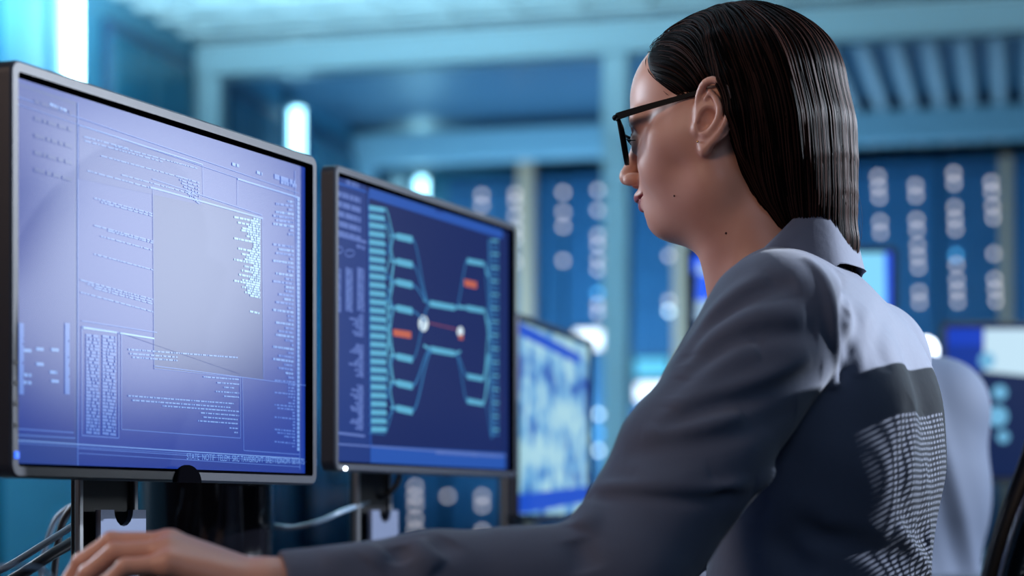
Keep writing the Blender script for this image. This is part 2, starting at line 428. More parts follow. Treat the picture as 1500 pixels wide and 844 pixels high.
def stand(t,w,zb):
    cx=w/2; cw=.098
    b=MB(); b.box((cx-cw/2+.004,.082,.018),(cx+cw/2-.004,.091,zb+.19),bev=.002); s=b.build('stand_column',M_black,t)
    for sx in (-1,1):
        b=MB(); x=cx+sx*(cw/2-.0035); b.box((x-.0035,.077,.018),(x+.0035,.083,zb+.19),bev=.001); b.build('edge_trim',M_silver,s)
    b=MB()                                   # grey plate with a round cable notch
    cx=cx+.012
    pts=[(cx-.038,.02),(cx+.038,.02),(cx+.038,.092)]+[(cx+.016*math.cos(a),.092-.016*math.sin(a)) for a in np.linspace(0,PI,9)]+[(cx-.038,.092)]
    n=len(pts); vs=[(p[0],.069,p[1]) for p in pts]+[(p[0],.0749,p[1]) for p in pts]
    b.add(vs,[(i,(i+1)%n,n+(i+1)%n,n+i) for i in range(n)])
    m=n//2
    b.add(vs,[(0,1,2,3,n-2,n-1)]) if False else None
    # triangulated front as strips
    arc=pts[3:-1]
    for i in range(len(arc)-1):
        b.add([(arc[i][0],.069,arc[i][1]),(arc[i+1][0],.069,arc[i+1][1]),(arc[i+1][0],.069,.02),(arc[i][0],.069,.02)],[(0,1,2,3)])
    b.add([(cx-.038,.069,.02),(cx-.016,.069,.02),(cx-.016,.069,.092),(cx-.038,.069,.092)],[(0,1,2,3)])
    b.add([(cx+.016,.069,.02),(cx+.038,.069,.02),(cx+.038,.069,.092),(cx+.016,.069,.092)],[(0,1,2,3)])
    b.build('cable_plate',M_silverp,s); cx=w/2
    b=MB(); b.box((cx-.12,-.04,.001),(cx+.12,.14,.017),bev=.006); b.build('stand_base',M_bezel,t)
    b=MB(); b.box((cx-.04,.045,zb+.11),(cx+.04,.076,zb+.19)); b.build('mount',M_black,t)
class Mon:
    def __init__(s,p0,ang,w,z0,z1,bz,label,group='desk monitors',st=True,standf=None):
        s.p0=np.array(p0,float); s.a=ang; s.e=np.array([math.cos(ang),math.sin(ang),0]); s.n=np.array([s.e[1],-s.e[0],0])
        s.zb=z0-DESK; s.zt=z1-DESK; s.w=w; s.bz=bz
        s.t=thing('monitor',label,'monitor',W(p0[0],p0[1],DESK),TH+ang,group)
        bezel_mesh(w,s.zb,s.zt,bz).build('bezel',[M_bezel,M_inner],s.t)
        back_mesh(w,s.zb,s.zt).build('back_cover',M_black,s.t)
        if st: stand(s.t,w,s.zb)
    def loc(s,u,v):
        d=np.array([(u-750)/3000,1,(750-v)/3000]); k=(s.p0@s.n)/(d@s.n); P=d*k
        return (P-s.p0)@s.e, P[2]-DESK
    def screen(s,m):
        b=MB(); z=s.bz; b.box((z,.002,s.zb+z),(s.w-z,.006,s.zt-z)); s.sc=b.build('screen',m,s.t); s.g=MB(); s.k=0; s.kq=0
    def q(s,pts,mi):          # polygon on the screen given by photo points
        vs=[]
        for (u,v) in pts:
            x,z=s.loc(u,v); vs.append((min(max(x,s.bz),s.w-s.bz), .00185-4e-6*s.kq, min(max(z,s.zb+s.bz),s.zt-s.bz)))
        s.kq+=1; s.g.add(vs,[tuple(range(len(vs)))],mi)
    def line(s,pts,wd,mi):    # stroke of width wd metres
        P=[s.loc(u,v) for u,v in pts]
        s.lline(P,wd,mi)
    def lline(s,P,wd,mi):
        s.k+=1
        for i in range(len(P)-1):
            a=np.array(P[i]);c=np.array(P[i+1]); d=c-a; L=np.linalg.norm(d)
            if L<1e-7: continue
            n=np.array([-d[1],d[0]])/L*wd/2; y=.0014-1e-8*s.k
            vs=[]
            for p in (a-n,c-n,c+n,a+n):
                vs.append((min(max(p[0],s.bz),s.w-s.bz),y,min(max(p[1],s.zb+s.bz),s.zt-s.bz)))
            s.g.add(vs,[(0,1,2,3)],mi)
    def text(s,u0,v0,u1,v1,wd,mi,gap=.0016,chunk=.004):    # a row of word-like dashes
        a=np.array(s.loc(u0,v0)); c=np.array(s.loc(u1,v1)); L=np.linalg.norm(c-a)
        if L<1e-6: return
        d=(c-a)/L; x=0
        while x<L:
            w=random.uniform(.4,1.8)*chunk; e=min(L,x+w)
            s.lline([a+d*x,a+d*e],wd,mi); x=e+gap*random.uniform(.5,1.5)
    def done(s,mats): return s.g.build('screen_graphics',mats,s.sc)

M_s1=scr('screen_blue',lin(22,58,165),.85,rough=.20)
G1=[scr('g1_line',lin(80,120,205),1,.20),scr('g1_text',lin(112,155,225),1,.20),scr('g1_panel',lin(22,56,158),.82,.20),scr('g1_side',lin(34,66,155),.8,.20),scr('g1_dark',lin(21,52,140),.8,.20),scr('g1_bright',lin(150,200,240),1,.20)]
m1=Mon((-.4205,1.70,0),EA-math.radians(.8),.521,.0283,.3768,.0125,'large sharp monitor at left with blue code windows and pale glare')
m1.screen(M_s1); L=m1.line; T=m1.text
def rect(m,u0,v0,u1,v1,v2,v3,wd,mi):  # corners (u0,v0) (u1,v1) lower-right (u1,v2) lower-left (u0,v3)
    m.line([(u0,v0),(u1,v1),(u1,v2),(u0,v3),(u0,v0)],wd,mi)
# side strip, bottom bar, panels
m1.q([(24,118),(116,150),(116,682),(24,679)],3); 
m1.q([(28,125),(112,154),(111,640),(28,634)],2)
m1.q([(117,655),(443,676),(443,692),(117,681)],2)
m1.q([(226,265),(386,318),(388,556),(228,540)],4)
m1.q([(118,182),(298,245),(298,300),(118,262)],2)
L([(24,140),(440,283)],.0007,0); L([(24,151),(440,291)],.0005,0)
L([(116,150),(116,684)],.0012,0); L([(118,183),(299,241)],.0010,1); L([(299,241),(300,288)],.0004,0)
L([(225,262),(386,315)],.0008,0); L([(222,274),(387,320)],.0016,1); L([(226,270),(228,540)],.0004,0); L([(386,318),(388,553)],.0006,0)
L([(350,262),(441,290)],.0016,1); L([(350,262),(350,300)],.0005,0); L([(434,250),(441,688)],.0010,0)
L([(122,470),(232,487)],.0008,0); rect(m1,122,478,176,487,642,638,.0009,0); rect(m1,180,488,354,548,642,628,.0004,4)
L([(124,480),(173,487)],.0014,5); L([(178,488),(228,496)],.0014,5)
L([(228,536),(452,565)],.0008,0); L([(228,540),(354,553)],.0005,0)
L([(180,486),(180,629),(354,642),(354,551)],.0008,0); L([(357,553),(359,660),(441,666)],.0008,0)
L([(24,645),(441,672)],.0010,1); L([(24,649),(441,675)],.0005,0); L([(117,657),(441,678)],.0007,0); L([(118,664),(441,684)],.0006,0); L([(24,628),(110,634)],.0009,0); L([(24,637),(112,642)],.0009,0)
# left panel words
for k in range(5): T(62-10,148+k*25,108,166+k*24.4,.0035,3,chunk=.01)
for v,u0,u1 in ((200,125,190),(206,126,240),(214,170,292),(228,150,280),(250,130,250),(256,180,290),(290,140,225),(296,150,225),(330,140,226),(338,160,226),(346,150,226),(372,140,226),(410,120,226),(416,130,226),(422,140,226),(428,120,226)):
    T(u0,v,u1,v+(u1-u0)*.27,.0009,1,chunk=.006)
for k in range(7): T(262+k*3,258+k*5,294,268+k*5,.0016,0,chunk=.006)
# tables at lower left
for k in range(30): 
    v=492+k*4.9; T(128,v-1,148,v+1,.0022,0,chunk=.005); T(152,v+.5,172,v+3,.0022,0,chunk=.006)
for u in (32,99):
    for k in range(26): T(u-2,475+k*4,u+5,476+k*4,.0026,0,chunk=.01)
for (u,v) in ((60,512),(60,534),(82,513),(80,546),(82,559),(42,514),(42,550),(42,561)): T(u-5,v-1,u+6,v,.0028,1,chunk=.01)
for k,u in enumerate((356,372,388,404,420)): pass
# code block in the bottom window, right aligned (mirrored text)
rows=[(190,350,524),(192,262,530),(196,262,535),(300,352,556),(320,352,563),(330,345,569),(318,352,576),(330,352,582),(190,344,592),(196,340,598),(240,352,603),(296,352,609),(300,350,615),(292,350,621),(338,350,628),(345,350,634)]
for (u0,u1,v) in rows:
    T(u0,v-(352-u0)*.075,u1,v-(352-u1)*.075,.0013,1,gap=.0012,chunk=.0045)
# bright stacked code at upper right
for k in range(34):
    v=322+k*3.45; w=(38 if k%9==1 else 10+26*abs(math.sin(k*1.7))*(.4+.6*random.random())); 
    if k in (11,12,20): w=10
    T(383-w,v-w*.2,383,v,.0019,5,gap=.0012,chunk=.005)
T(368,456,382,459,.0018,5)
for k in range(44):
    v=296+k*6.0; w=random.choice((8,14,22,30,26,12))*(1 if k%7 else .4)
    if 50<v-296<62: continue
    T(432-w,v-w*.14,432,v,.0022,0 if k%3 else 1,gap=.0012,chunk=.005)
for k in range(22):
    v=560+k*4.5; w=random.choice((3,3,10,26,16,4)) if k%4 else 30; T(434-w,v-w*.1,434,v,.0016,0,chunk=.004)
for k in range(60): T(437,292+k*6.2,440.5,292.5+k*6.2,.0035,1,chunk=.01)
T(75,152,100,162,.0025,1); T(342,240,352,243,.003,1); T(378,252,386,255,.003,1); T(404,258,434,268,.005,0,chunk=.012); T(413,266,437,273,.004,0)
m1.done(G1)
# mirrored strip of words along the bottom
def flat_text(mon,s,u,v,h,m,mir=True,name='screen_text'):
    cu=bpy.data.curves.new('text','FONT'); cu.body=s; cu.size=1; o=bpy.data.objects.new('text',cu); C.objects.link(o)
    bpy.context.view_layer.update(); me=bpy.data.meshes.new_from_object(o.evaluated_get(bpy.context.evaluated_depsgraph_get())); bpy.data.objects.remove(o)
    n=len(me.vertices); co=np.zeros(n*3); me.vertices.foreach_get('co',co); co=co.reshape(-1,3)
    x,z=mon.loc(u,v); wd=co[:,0].max(); X=(wd-co[:,0]) if mir else co[:,0]
    V=np.stack([x+X*h*.95,np.full(n,.0013),z+co[:,1]*h],1)
    me.vertices.foreach_set('co',V.ravel()); me.materials.clear(); me.materials.append(m); me.update()
    q=bpy.data.objects.new(name,me); C.objects.link(q); q.parent=mon.sc; return q
flat_text(m1,'STATE· NOTIF· TELEM· SRC TAVISIROVT ·SRETTIDNOM ·SETATS ·THGIE',275,673,.0085,G1[1],False)
# left side icons and blue key at the corner of the bezel
b=MB(); x,z=m1.loc(266,700); n=14
pts=[(x+.024*math.cos(a),.0215*math.sin(a)) for a in np.linspace(0,PI,n)]
zb=m1.zb-.0005; vs=[(p[0],-.0072,zb+p[1]*.78) for p in pts]+[(p[0],-.0055,zb+p[1]*.78) for p in pts]
b.add(vs,[tuple(range(n))]+[(i,i+1,n+i+1,n+i) for i in range(n-1)]); b.build('cable_notch',M_inner,m1.t)
M_blued=mat('blue_button_light',(.01,.02,.1,1),.4,emit=(.03,.15,1,1),es=1.6)
b=MB(); b.box((.0035,-.0075,m1.zb+.016),(.0095,-.0055,m1.zb+.022),bev=.0008); b.build('power_button',M_blued,m1.t)['label']='small blue lit power button'
for z in (.028+.018,.028+.036,.028+.053,.028+.07):
    b=MB(); b.box((.0035,-.0068,m1.zb+z-.004),(.0095,-.0055,m1.zb+z-.0005),bev=.0008); b.build('button',M_black,m1.t)

# second monitor: network diagram
M_s2=scr('screen_navy',lin(4,26,88),1,.25,.15)
G2=[scr('g2_cyan',lin(88,170,205),1,.25,.15),scr('g2_thin',lin(45,110,165),1,.25,.15),scr('g2_text',lin(90,115,185),1,.25,.15),scr('g2_side',lin(18,48,120),1,.25,.15),scr('g2_bar',lin(30,80,170),1,.25,.15),scr('g2_orange',lin(190,95,70),1,.25,.15),scr('g2_white',lin(215,235,245),1,.25,.15),scr('g2_black',lin(3,14,50),1,.25,.15),scr('g2_rose',lin(120,60,90),1,.25,.15)]
m2=Mon((-.2060,2.323,0),EA,.536,.0465,.395,.0115,'second monitor showing a cyan branching network diagram on navy')
m2.screen(M_s2); L=m2.line; T=m2.text
m2.q([(484,250),(538,268),(544,680),(488,676)],3); m2.q([(543,275),(738,337),(738,350),(543,290)],4); m2.q([(546,652),(742,664),(742,690),(546,684)],4)
L([(484,264),(538,281)],.003,4); L([(541,280),(545,682)],.003,4); L([(488,650),(742,668)],.002,2); 
for k in range(5): T(489,281+k*14.5,530,294+k*14.2,.0065,2,chunk=.014)
T(508,266,528,272,.0065,2); L([(486,341),(538,355)],.0035,2)
for u,v in ((497,366),(514,371)): L([(u+7*math.cos(a),v+5*math.sin(a)) for a in np.linspace(0,2*PI,12)],.0014,2)
T(524,360,536,364,.004,2)
for u in (491,508,525):
    for k in range(16): T(u,393+k*4,u+10,396+k*4,.0030,2,chunk=.008)
for k in range(46):
    v=463+k*3.7; w=6+16*abs(math.sin(k*.55))*abs(math.sin(k*1.9+1)); 
    if 495<v<505 or 552<v<566: continue
    T(534-w,v-w*.2,534,v,.0026,2,chunk=.008)
L([(494,634),(536,639)],.003,2)
# left column of bars
n=27
for k in range(n):
    v=300+k*12.5; sh=(k/(n-1)); m2.q([(541+3*sh,v),(565+3*sh,v+4-3*sh),(566+3*sh,v+11.2-3*sh),(542+3*sh,v+7.8)],0)
for k in range(n): 
    v=300+k*12.5+9.6; L([(542,v),(566,v+2)],.0012,1)
left=[(346,1),(383,1),(413,1),(451,1),(522,1),(561,1),(598,1)]
for (v,_) in left:
    m2.q([(583,v-5),(606,v),(606,v+10),(583,v+5)],0); L([(574,v-1),(583,v),(606,v+5)],.004,0)
def curve(u0,v0,u1,v1,wd,mi):
    L([(u0+(u1-u0)*t,v0+(v1-v0)*(3*t*t-2*t**3)) for t in np.linspace(0,1,12)],wd,mi)
for (v,a,c) in ((346,305,400),(383,330,520),(413,400,470),(451,420,520),(522,440,560),(561,470,585),(598,540,632)):
    for q_ in (a,(a+v)/2,(c+v)/2,c): curve(566,q_,580,v,.0022,0 if abs(q_-v)>40 else 1)
# centre nodes
for v in (440,507): m2.q([(632,v),(668,v+7),(668,v+15),(632,v+9)],0); L([(622,v-1),(632,v+5),(668,v+11),(676,v+8)],.0035,0)
for v in (346,383,413): curve(606,v+5,630,444,.003,1)
curve(606,456,626,470,.003,1); curve(606,526,630,448,.003,1); curve(606,565,632,512,.004,1); curve(606,602,634,514,.004,1)
right=[(378,380),(447,449),(547,549),(583,585)]
for (v,_) in right: m2.q([(686,v),(710,v+5),(710,v+12),(686,v+8)],0); curve(710,v+7,718,v+(28 if v<460 else -28),.004,0)
curve(670,450,686,382,.003,1); L([(672,450),(686,451)],.004,0); curve(670,520,686,551,.003,1); curve(670,520,686,588,.003,1)
curve(710,383,720,470,.003,1); curve(710,452,720,500,.003,0); curve(710,553,720,470,.003,0); curve(710,589,720,520,.003,0); curve(712,592,722,640,.002,1)
for k in range(44):
    v=352+k*6.6; T(721,v,732,v+1,.0028,1 if k%3 else 0,chunk=.01)
L([(718,350),(722,642)],.006,1)
m2.q([(578,482),(604,486),(604,496),(578,492)],5); m2.q([(682,409),(700,413),(700,423),(682,419)],5); L([(630,473),(672,483)],.002,8)
for (u,v,r,mi) in ((622,474,8,6),(676,486,5,6)): m2.q([(u+r*.9*math.cos(a),v+r*1.5*math.sin(a)) for a in np.linspace(0,2*PI,14)[:-1]],mi)
m2.q([(674,490),(680,491),(680,498),(674,497)],5)
T(640,662,700,666,.005,2); T(700,666,735,668,.004,2); T(640,308,650,310,.004,3)
m2.done(G2)
b=MB(); x,z=m2.loc(498,692); b.sphere((x,-.007,m2.zb+.003),.0022,n=10); b.build('power_lamp',mat('lamp_white',(.1,.1,.1,1),.5,emit=(.8,.9,1,1),es=12),m2.t)['label']='tiny white power lamp'

# third monitor: blurred map
def noisescreen(name,c1,c2,c3,scale,st=1):
    m=bpy.data.materials.new(name); m.use_nodes=True; nt=m.node_tree; b=nt.nodes['Principled BSDF']
    b.inputs['Base Color'].default_value=(.01,.01,.01,1); b.inputs['Roughness'].default_value=.4
    tc=nt.nodes.new('ShaderNodeTexCoord'); n=nt.nodes.new('ShaderNodeTexNoise'); n.inputs['Scale'].default_value=scale; n.inputs['Detail'].default_value=6; n.inputs['Roughness'].default_value=.6
    r=nt.nodes.new('ShaderNodeValToRGB'); r.color_ramp.elements[0].position=.38; r.color_ramp.elements[0].color=c1; r.color_ramp.elements[1].position=.56; r.color_ramp.elements[1].color=c3
    e=r.color_ramp.elements.new(.46); e.color=c2
    nt.links.new(tc.outputs['Object'],n.inputs['Vector']); nt.links.new(n.outputs['Fac'],r.inputs['Fac']); nt.links.new(r.outputs['Color'],b.inputs['Emission Color']); b.inputs['Emission Strength'].default_value=st
    return m
a3=math.atan2(.55,.145)
m3=Mon((0.004,3.30,0),a3,.565,-.015,.322,.011,'blurred monitor with a pale satellite map right of the diagram monitor')
m3.screen(noisescreen('map_screen',lin(20,70,170),lin(90,160,215),lin(165,210,225),14,1.0))
m3.q([(748,462),(852,520),(852,535),(748,485)],0); m3.q([(760,725),(864,712),(864,735),(760,755)],0)
m3.done([scr('g3_blue',lin(30,80,200),1,.4,.1)])
# fourth monitor behind the woman's neck
m4=Mon((.382,4.50,0),0.02,.465,.265,.583,.012,'monitor behind the woman\'s neck, blue and cyan picture',standf=1)
m4.screen(scr('screen_deep',lin(10,30,70),1,.4,.1))
G4=[scr('g4_deep',lin(10,30,70),1,.4,.1),scr('g4_blue',lin(40,90,235),1.3,.4,.1),scr('g4_cyan',lin(120,195,230),1.3,.4,.1),scr('g4_pale',lin(160,195,225),1,.4,.1)]
m4.q([(1008,366),(1310,366),(1310,545),(1008,545)],0); m4.q([(1014,374),(1042,374),(1042,400),(1014,400)],1); m4.q([(1022,385),(1040,385),(1040,470),(1018,470)],3); m4.q([(1022,400),(1046,408),(1036,440),(1020,440)],1)
m4.q([(1240,368),(1306,368),(1306,520),(1240,520)],2); m4.q([(1296,370),(1306,370),(1306,520),(1300,520)],1)
m4.done(G4)
m5=Mon((.885,4.22,0),.05,.52,.06,.392,.012,'monitor at right edge with pale window, behind the seated colleague')
m5.screen(scr('screen_royal',lin(12,52,150),1,.4,.1))
m5.q([(1442,482),(1560,482),(1560,556),(1442,556)],2); m5.q([(1385,478),(1440,478),(1440,506),(1385,506)],0); m5.q([(1400,540),(1600,560),(1600,700),(1400,700)],3)
for (u,v,r) in ((1446,528,12),(1465,575,11),(1462,610,15),(1470,640,9)): m5.q([(u+r*math.cos(a),v+r*math.sin(a)) for a in np.linspace(0,2*PI,16)[:-1]],1)
m5.done([scr('g5_blue',lin(16,62,190),1,.4,.1),scr('g5_cyan',lin(110,180,220),1,.4,.1),scr('g5_pale',lin(185,215,232),1.15,.4,.1),scr('g5_dark',lin(8,30,75),1,.4,.1)])

# ------------------------------------------------------------------ things on the desk
t=thing('desktop_computer','black glossy cylindrical computer standing behind the left monitor','computer',W(-.374,2.5,DESK),TH)
b=MB(); b.lathe([(.0,.001),(.076,.001),(.0805,.006),(.081,.012),(.081,.236),(.079,.243),(.074,.248),(.066,.249),(.058,.244),(.055,.20),(.0,.20)],n=64); b.build('casing',M_gloss,t)
b=MB(); b.lathe([(.078,.0005),(.083,.0005),(.083,.004),(.078,.004)],n=48); b.build('base_ring',M_silver,t)
t=thing('keyboard','black low keyboard under the woman\'s hands in front of the monitors','keyboard',W(-.205,1.88,DESK),TH+EA)
Rk=np.array([[1,0,0],[0,math.cos(.07),-math.sin(.07)],[0,math.sin(.07),math.cos(.07)]])
b=MB(); b.box((-.22,-.07,.006),(.22,.07,.02),R=Rk,c=np.array([0,0,0.005]),bev=.004); b.build('case',M_key,t)
for r in range(5):
    n=15
    for k in range(n):
        if r==4 and 4<k<10: continue
        w=.0285*(5 if (r==4 and k==4) else 1); x=-.21+k*.0285
        b=MB(); b.box((x,-.058+(4-r)*.0-.0+ (4-r)*0 + (r*-.0) + .0235*(4-r),.02),(x+w-.004,-.058+.0235*(4-r)+.019,.0265),R=Rk,c=np.array([0,0,.005]),bev=.0016)
        b.build('key',M_key,t)
def cable(pts,r,m,lab):
    b=MB(); P=[np.array(p) for p in pts]; b.tube([W(*p) for p in catmull(P,8)],r,n=8); return tag(b.build('cable',m),lab,'cable')
G=DESK+.004
cable([px(402,771,2.5),px(430,773,2.5),px(465,765,2.5),px(500,750,2.52),px(540,735,2.6)],.0032,M_gcable,'grey cable running behind the cylindrical computer to the second monitor')
cable([px(-60,862,1.95),px(0,836,1.97),px(60,800,2.0),px(115,765,2.04),px(150,740,2.06),px(170,700,2.1)],.0035,M_gcable,'pale cable slanting up behind the left monitor stand')
cable([px(-40,880,2.02),px(20,848,2.05),px(70,816,2.07),px(130,776,2.11),px(165,720,2.14)],.006,M_cable,'thick black cable slanting up to the left monitor stand')
cable([px(60,865,2.3),px(64,815,2.3),px(80,765,2.3),px(100,745,2.3),px(125,732,2.3),px(150,700,2.3)],.0035,M_gcable,'thin curved cable left of the monitor stand, farthest')
cable([px(76,871,2.2),px(84,800,2.2),px(92,765,2.2),px(108,742,2.2),px(140,715,2.2)],.004,M_cable,'black curved cable close to the left monitor stand')
cable([px(-10,832,1.5),px(20,830,1.5),px(60,834,1.52),px(80,850,1.52)],.0016,M_gcable,'thin mouse cable at the bottom left corner')
cable([px(540,700,2.62),px(548,722,2.62),px(562,728,2.62),px(580,712,2.62),px(586,695,2.62)],.0035,M_cable,'black cable loop under the second monitor')
# ------------------------------------------------------------------ the woman
PSI=math.radians(23); CP,SP=math.cos(PSI),math.sin(PSI); PT=math.radians(5)
PH=math.radians(24.5); CH_,SH_=math.cos(PH),math.sin(PH); FH=np.array([-CH_,SH_,0]); LH=np.array([-SH_,-CH_,0]); CQ,SQ=math.cos(PT),math.sin(PT)
HX,HY,HZ=.2110,2.0,.3635
F_=np.array([-CP,SP,0]); L_=np.array([-SP,-CP,0]); U_=np.array([0,0,1.])
O_=np.array([.303,1.962,0.])
def c2y(P): q=P-np.array([HX,HY,HZ],np.float32); return np.stack([q@FH.astype(np.float32),q@LH.astype(np.float32),q[...,2]],-1)
def y2h(q): h,b,v=q[...,0],q[...,1],q[...,2]; return np.stack([h*CQ-v*SQ,b,v*CQ+h*SQ],-1)
def h2y(q): a,b,c=q[...,0],q[...,1],q[...,2]; return np.stack([a*CQ+c*SQ,b,c*CQ-a*SQ],-1)
def y2c(q): return np.array([HX,HY,HZ])+q[...,0:1]*FH+q[...,1:2]*LH+q[...,2:3]*U_
def h2c(q): return y2c(h2y(np.asarray(q,float)))
def bd(a,b,c): return O_+a*F_+b*L_+c*U_
RB=np.stack([F_,L_,U_],1)
def masked(P,cond,fn,far=.05):
    out=np.full(len(P),far,np.float32)
    if cond.any(): out[cond]=fn(P[cond])
    return out
def mir(q): q=q.copy(); q[:,1]=np.abs(q[:,1]); return q

EARH=[(.001,.0750,.004),(.0025,.0768,.016),(-.001,.0815,.028),(-.010,.0875,.0375),(-.022,.090,.0375),(-.0315,.0905,.028),(-.0335,.089,.014),(-.028,.086,.001),(-.0175,.082,-.011),(-.006,.0785,-.0195),(.000,.0765,-.0235)]
EARA=[(-.0135,.0855,.029),(-.0195,.086,.020),(-.0215,.0855,.010),(-.017,.084,.0),(-.009,.081,-.0065),(-.003,.0785,-.0085)]
def dense(pts,rs,n=3):
    p=catmull(pts,n); r=np.interp(np.linspace(0,len(pts)-1,len(p)),np.arange(len(pts)),rs); return [tuple(x) for x in p],list(r)
EARH,EARHR=dense(EARH,(.0026,.0027,.0029,.0031,.0031,.0030,.0028,.0028,.0030,.0034,.0038))
EARA,EARAR=dense(EARA,(.0016,.0026,.0030,.0030,.0030,.0026))
def skull(q):
    d=ell(q,(-.012,0,.043),(.090,.0715,.076))
    d=smin(d,ell(q,(.036,0,.046),(.0555,.060,.055)),.03)
    return d
def headsdf(q):
    m=mir(q)
    d=skull(q)
    d=smin(d,ell(q,(.036,0,-.026),(.048,.050,.060)),.03)            # face mass
    d=smin(d,ell(m,(.026,.043,-.030),(.036,.017,.036)),.03)
    d=smin(d,ell(m,(.047,.037,-.018),(.030,.023,.026)),.022)         # cheeks
    d=smin(d,ell(m,(.018,.062,.0),(.036,.012,.020)),.02); d=smin(d,ell(m,(.012,.064,.004),(.020,.011,.030)),.012)             # cheekbone arch
    d=smin(d,cone(m,(.002,.048,-.052),(.062,.014,-.071),.018,.015),.026); d=smin(d,ell(q,(.028,0,-.072),(.042,.036,.020)),.025)   # jaw line
    d=smin(d,ell(q,(.0670,0,-.0685),(.0160,.019,.0150)),.014)         # chin
    d=smin(d,ell(q,(.063,0,-.043),(.029,.026,.030)),.022)            # muzzle
    d=smin(d,cone(m,(.081,.012,.024),(.073,.044,.024),.0105,.009),.016)   # brow ridge
    # eye sockets
    d=smax(d,-ell(m,(.100,.0315,.006),(.020,.0175,.0125)),.012)
    # lids round the eyeball
    d=smin(d,sph(m,(.0755,.0315,.004),.0142),.004)
    d=smax(d,-ell(m,(.093,.0325,.0015),(.009,.0125,.0034)),.002)
    # nose
    d=smin(d,cone(q,(.0880,0,.018),(.1050,0,-.0170),.0060,.0080),.012)
    d=smin(d,sph(q,(.1078,0,-.0208),.0073),.006)
    d=smin(d,ell(m,(.0980,.0110,-.0255),(.0100,.0056,.0066)),.005)
    d=smax(d,-ell(m,(.1020,.0058,-.0322),(.0065,.0032,.0050)),.003)
    # philtrum and lips, a light smile
    d=smin(d,ell(q,(.0895,0,-.0430),(.0105,.0195,.0062)),.006)
    d=smin(d,cone(m,(.0940,.004,-.0455),(.0815,.0240,-.0450),.0056,.0020),.004)
    d=smin(d,cone(m,(.0920,.0,-.0548),(.0815,.0225,-.0472),.0064,.0020),.004)
    d=smax(d,-cone(m,(.1010,.0,-.0500),(.0825,.0270,-.0448),.0011,.0013),.0022)
    d=smax(d,-ell(m,(.0965,0,-.0645),(.010,.017,.0045)),.010)         # fold below the lip
    # ears
    def ear(p):
        s=ell(p,(-.014,.0800,.009),(.0185,.0042,.027))
        s=smin(s,ell(p,(-.006,.0740,.003),(.014,.010,.018)),.006)
        s=smax(s,-ell(p,(-.0085,.0880,.0030),(.0100,.0125,.0125)),.003); s=smax(s,-ell(p,(-.0010,.0800,-.001),(.0050,.0080,.0050)),.003); s=smax(s,-ell(p,(-.014,.0900,.0285),(.0070,.0075,.0060)),.003)
        s=smin(s,polytube(p,EARH,EARHR),.0028)
        s=smin(s,polytube(p,EARA,EARAR),.0028)
        s=smin(s,cone(p,(-.0135,.0855,.029),(-.008,.084,.024),.002,.0014),.003)
        s=smin(s,ell(p,(-.0005,.0765,-.019),(.0062,.0038,.0078)),.004)
        s=smin(s,ell(p,(.0055,.0765,-.0015),(.0042,.0052,.0062)),.003)
        return s
    e=masked(m,(m[:,1]>.055)&(m[:,0]<.03)&(m[:,0]>-.055)&(np.abs(m[:,2]-.005)<.055),ear,.02)
    d=smin(d,e,.005)
    return d
def polytube(p,pts,rs):
    d=None
    for i in range(len(pts)-1):
        e=cone(p,pts[i],pts[i+1],rs[i],rs[i+1]); d=e if d is None else smin(d,e,.002)
    return d

def hand(P,Wp,d,t,lens=(.088,.089,.085,.078),curl=((18,50,70),(17,52,72),(20,56,74),(22,58,76))):
    d=np.array(d,float); d/=np.linalg.norm(d); t=np.array(t,float); t-=d*(t@d); t/=np.linalg.norm(t); n=np.cross(t,d); n= n if n[2]>0 else -n
    Wp=np.array(Wp,float); out=None
    sp=(.0285,.0095,-.0105,-.029); hh=(.004,.008,.006,.0); FL=((.042,.025,.019),(.046,.029,.020),(.042,.027,.020),(.034,.020,.018))
    fr=((.0098,.0086,.0078,.0068),(.0099,.0087,.0078,.0068),(.0094,.0083,.0074,.0065),(.0086,.0074,.0066,.0058))
    pal=None; fing=None
    for i in range(4):
        M=Wp+d*lens[i]+t*sp[i]+n*hh[i]; b0=Wp+t*sp[i]*.55+d*.008
        c=cone(P,b0,M,.0145,.0115); pal=c if pal is None else smin(pal,c,.014)
        dd=d+t*sp[i]*2.2; dd/=np.linalg.norm(dd)
        p=M; ang=0; ch=[p]
        for k in range(3):
            ang=math.radians(curl[i][k]); v=dd*math.cos(ang)-n*math.sin(ang); p=p+v*FL[i][k]; ch.append(p)
        e=chain(P,ch,fr[i],.003); fing=e if fing is None else np.minimum(fing,e)
    out=smin(pal,fing,.006)
    b=[Wp+d*.015+t*.018-n*.004,Wp+d*.048+t*.042-n*.012,Wp+d*.080+t*.050-n*.022,Wp+d*.104+t*.046-n*.034]
    return smin(out,chain(P,b,(.015,.0125,.0102,.0085),.004),.012)

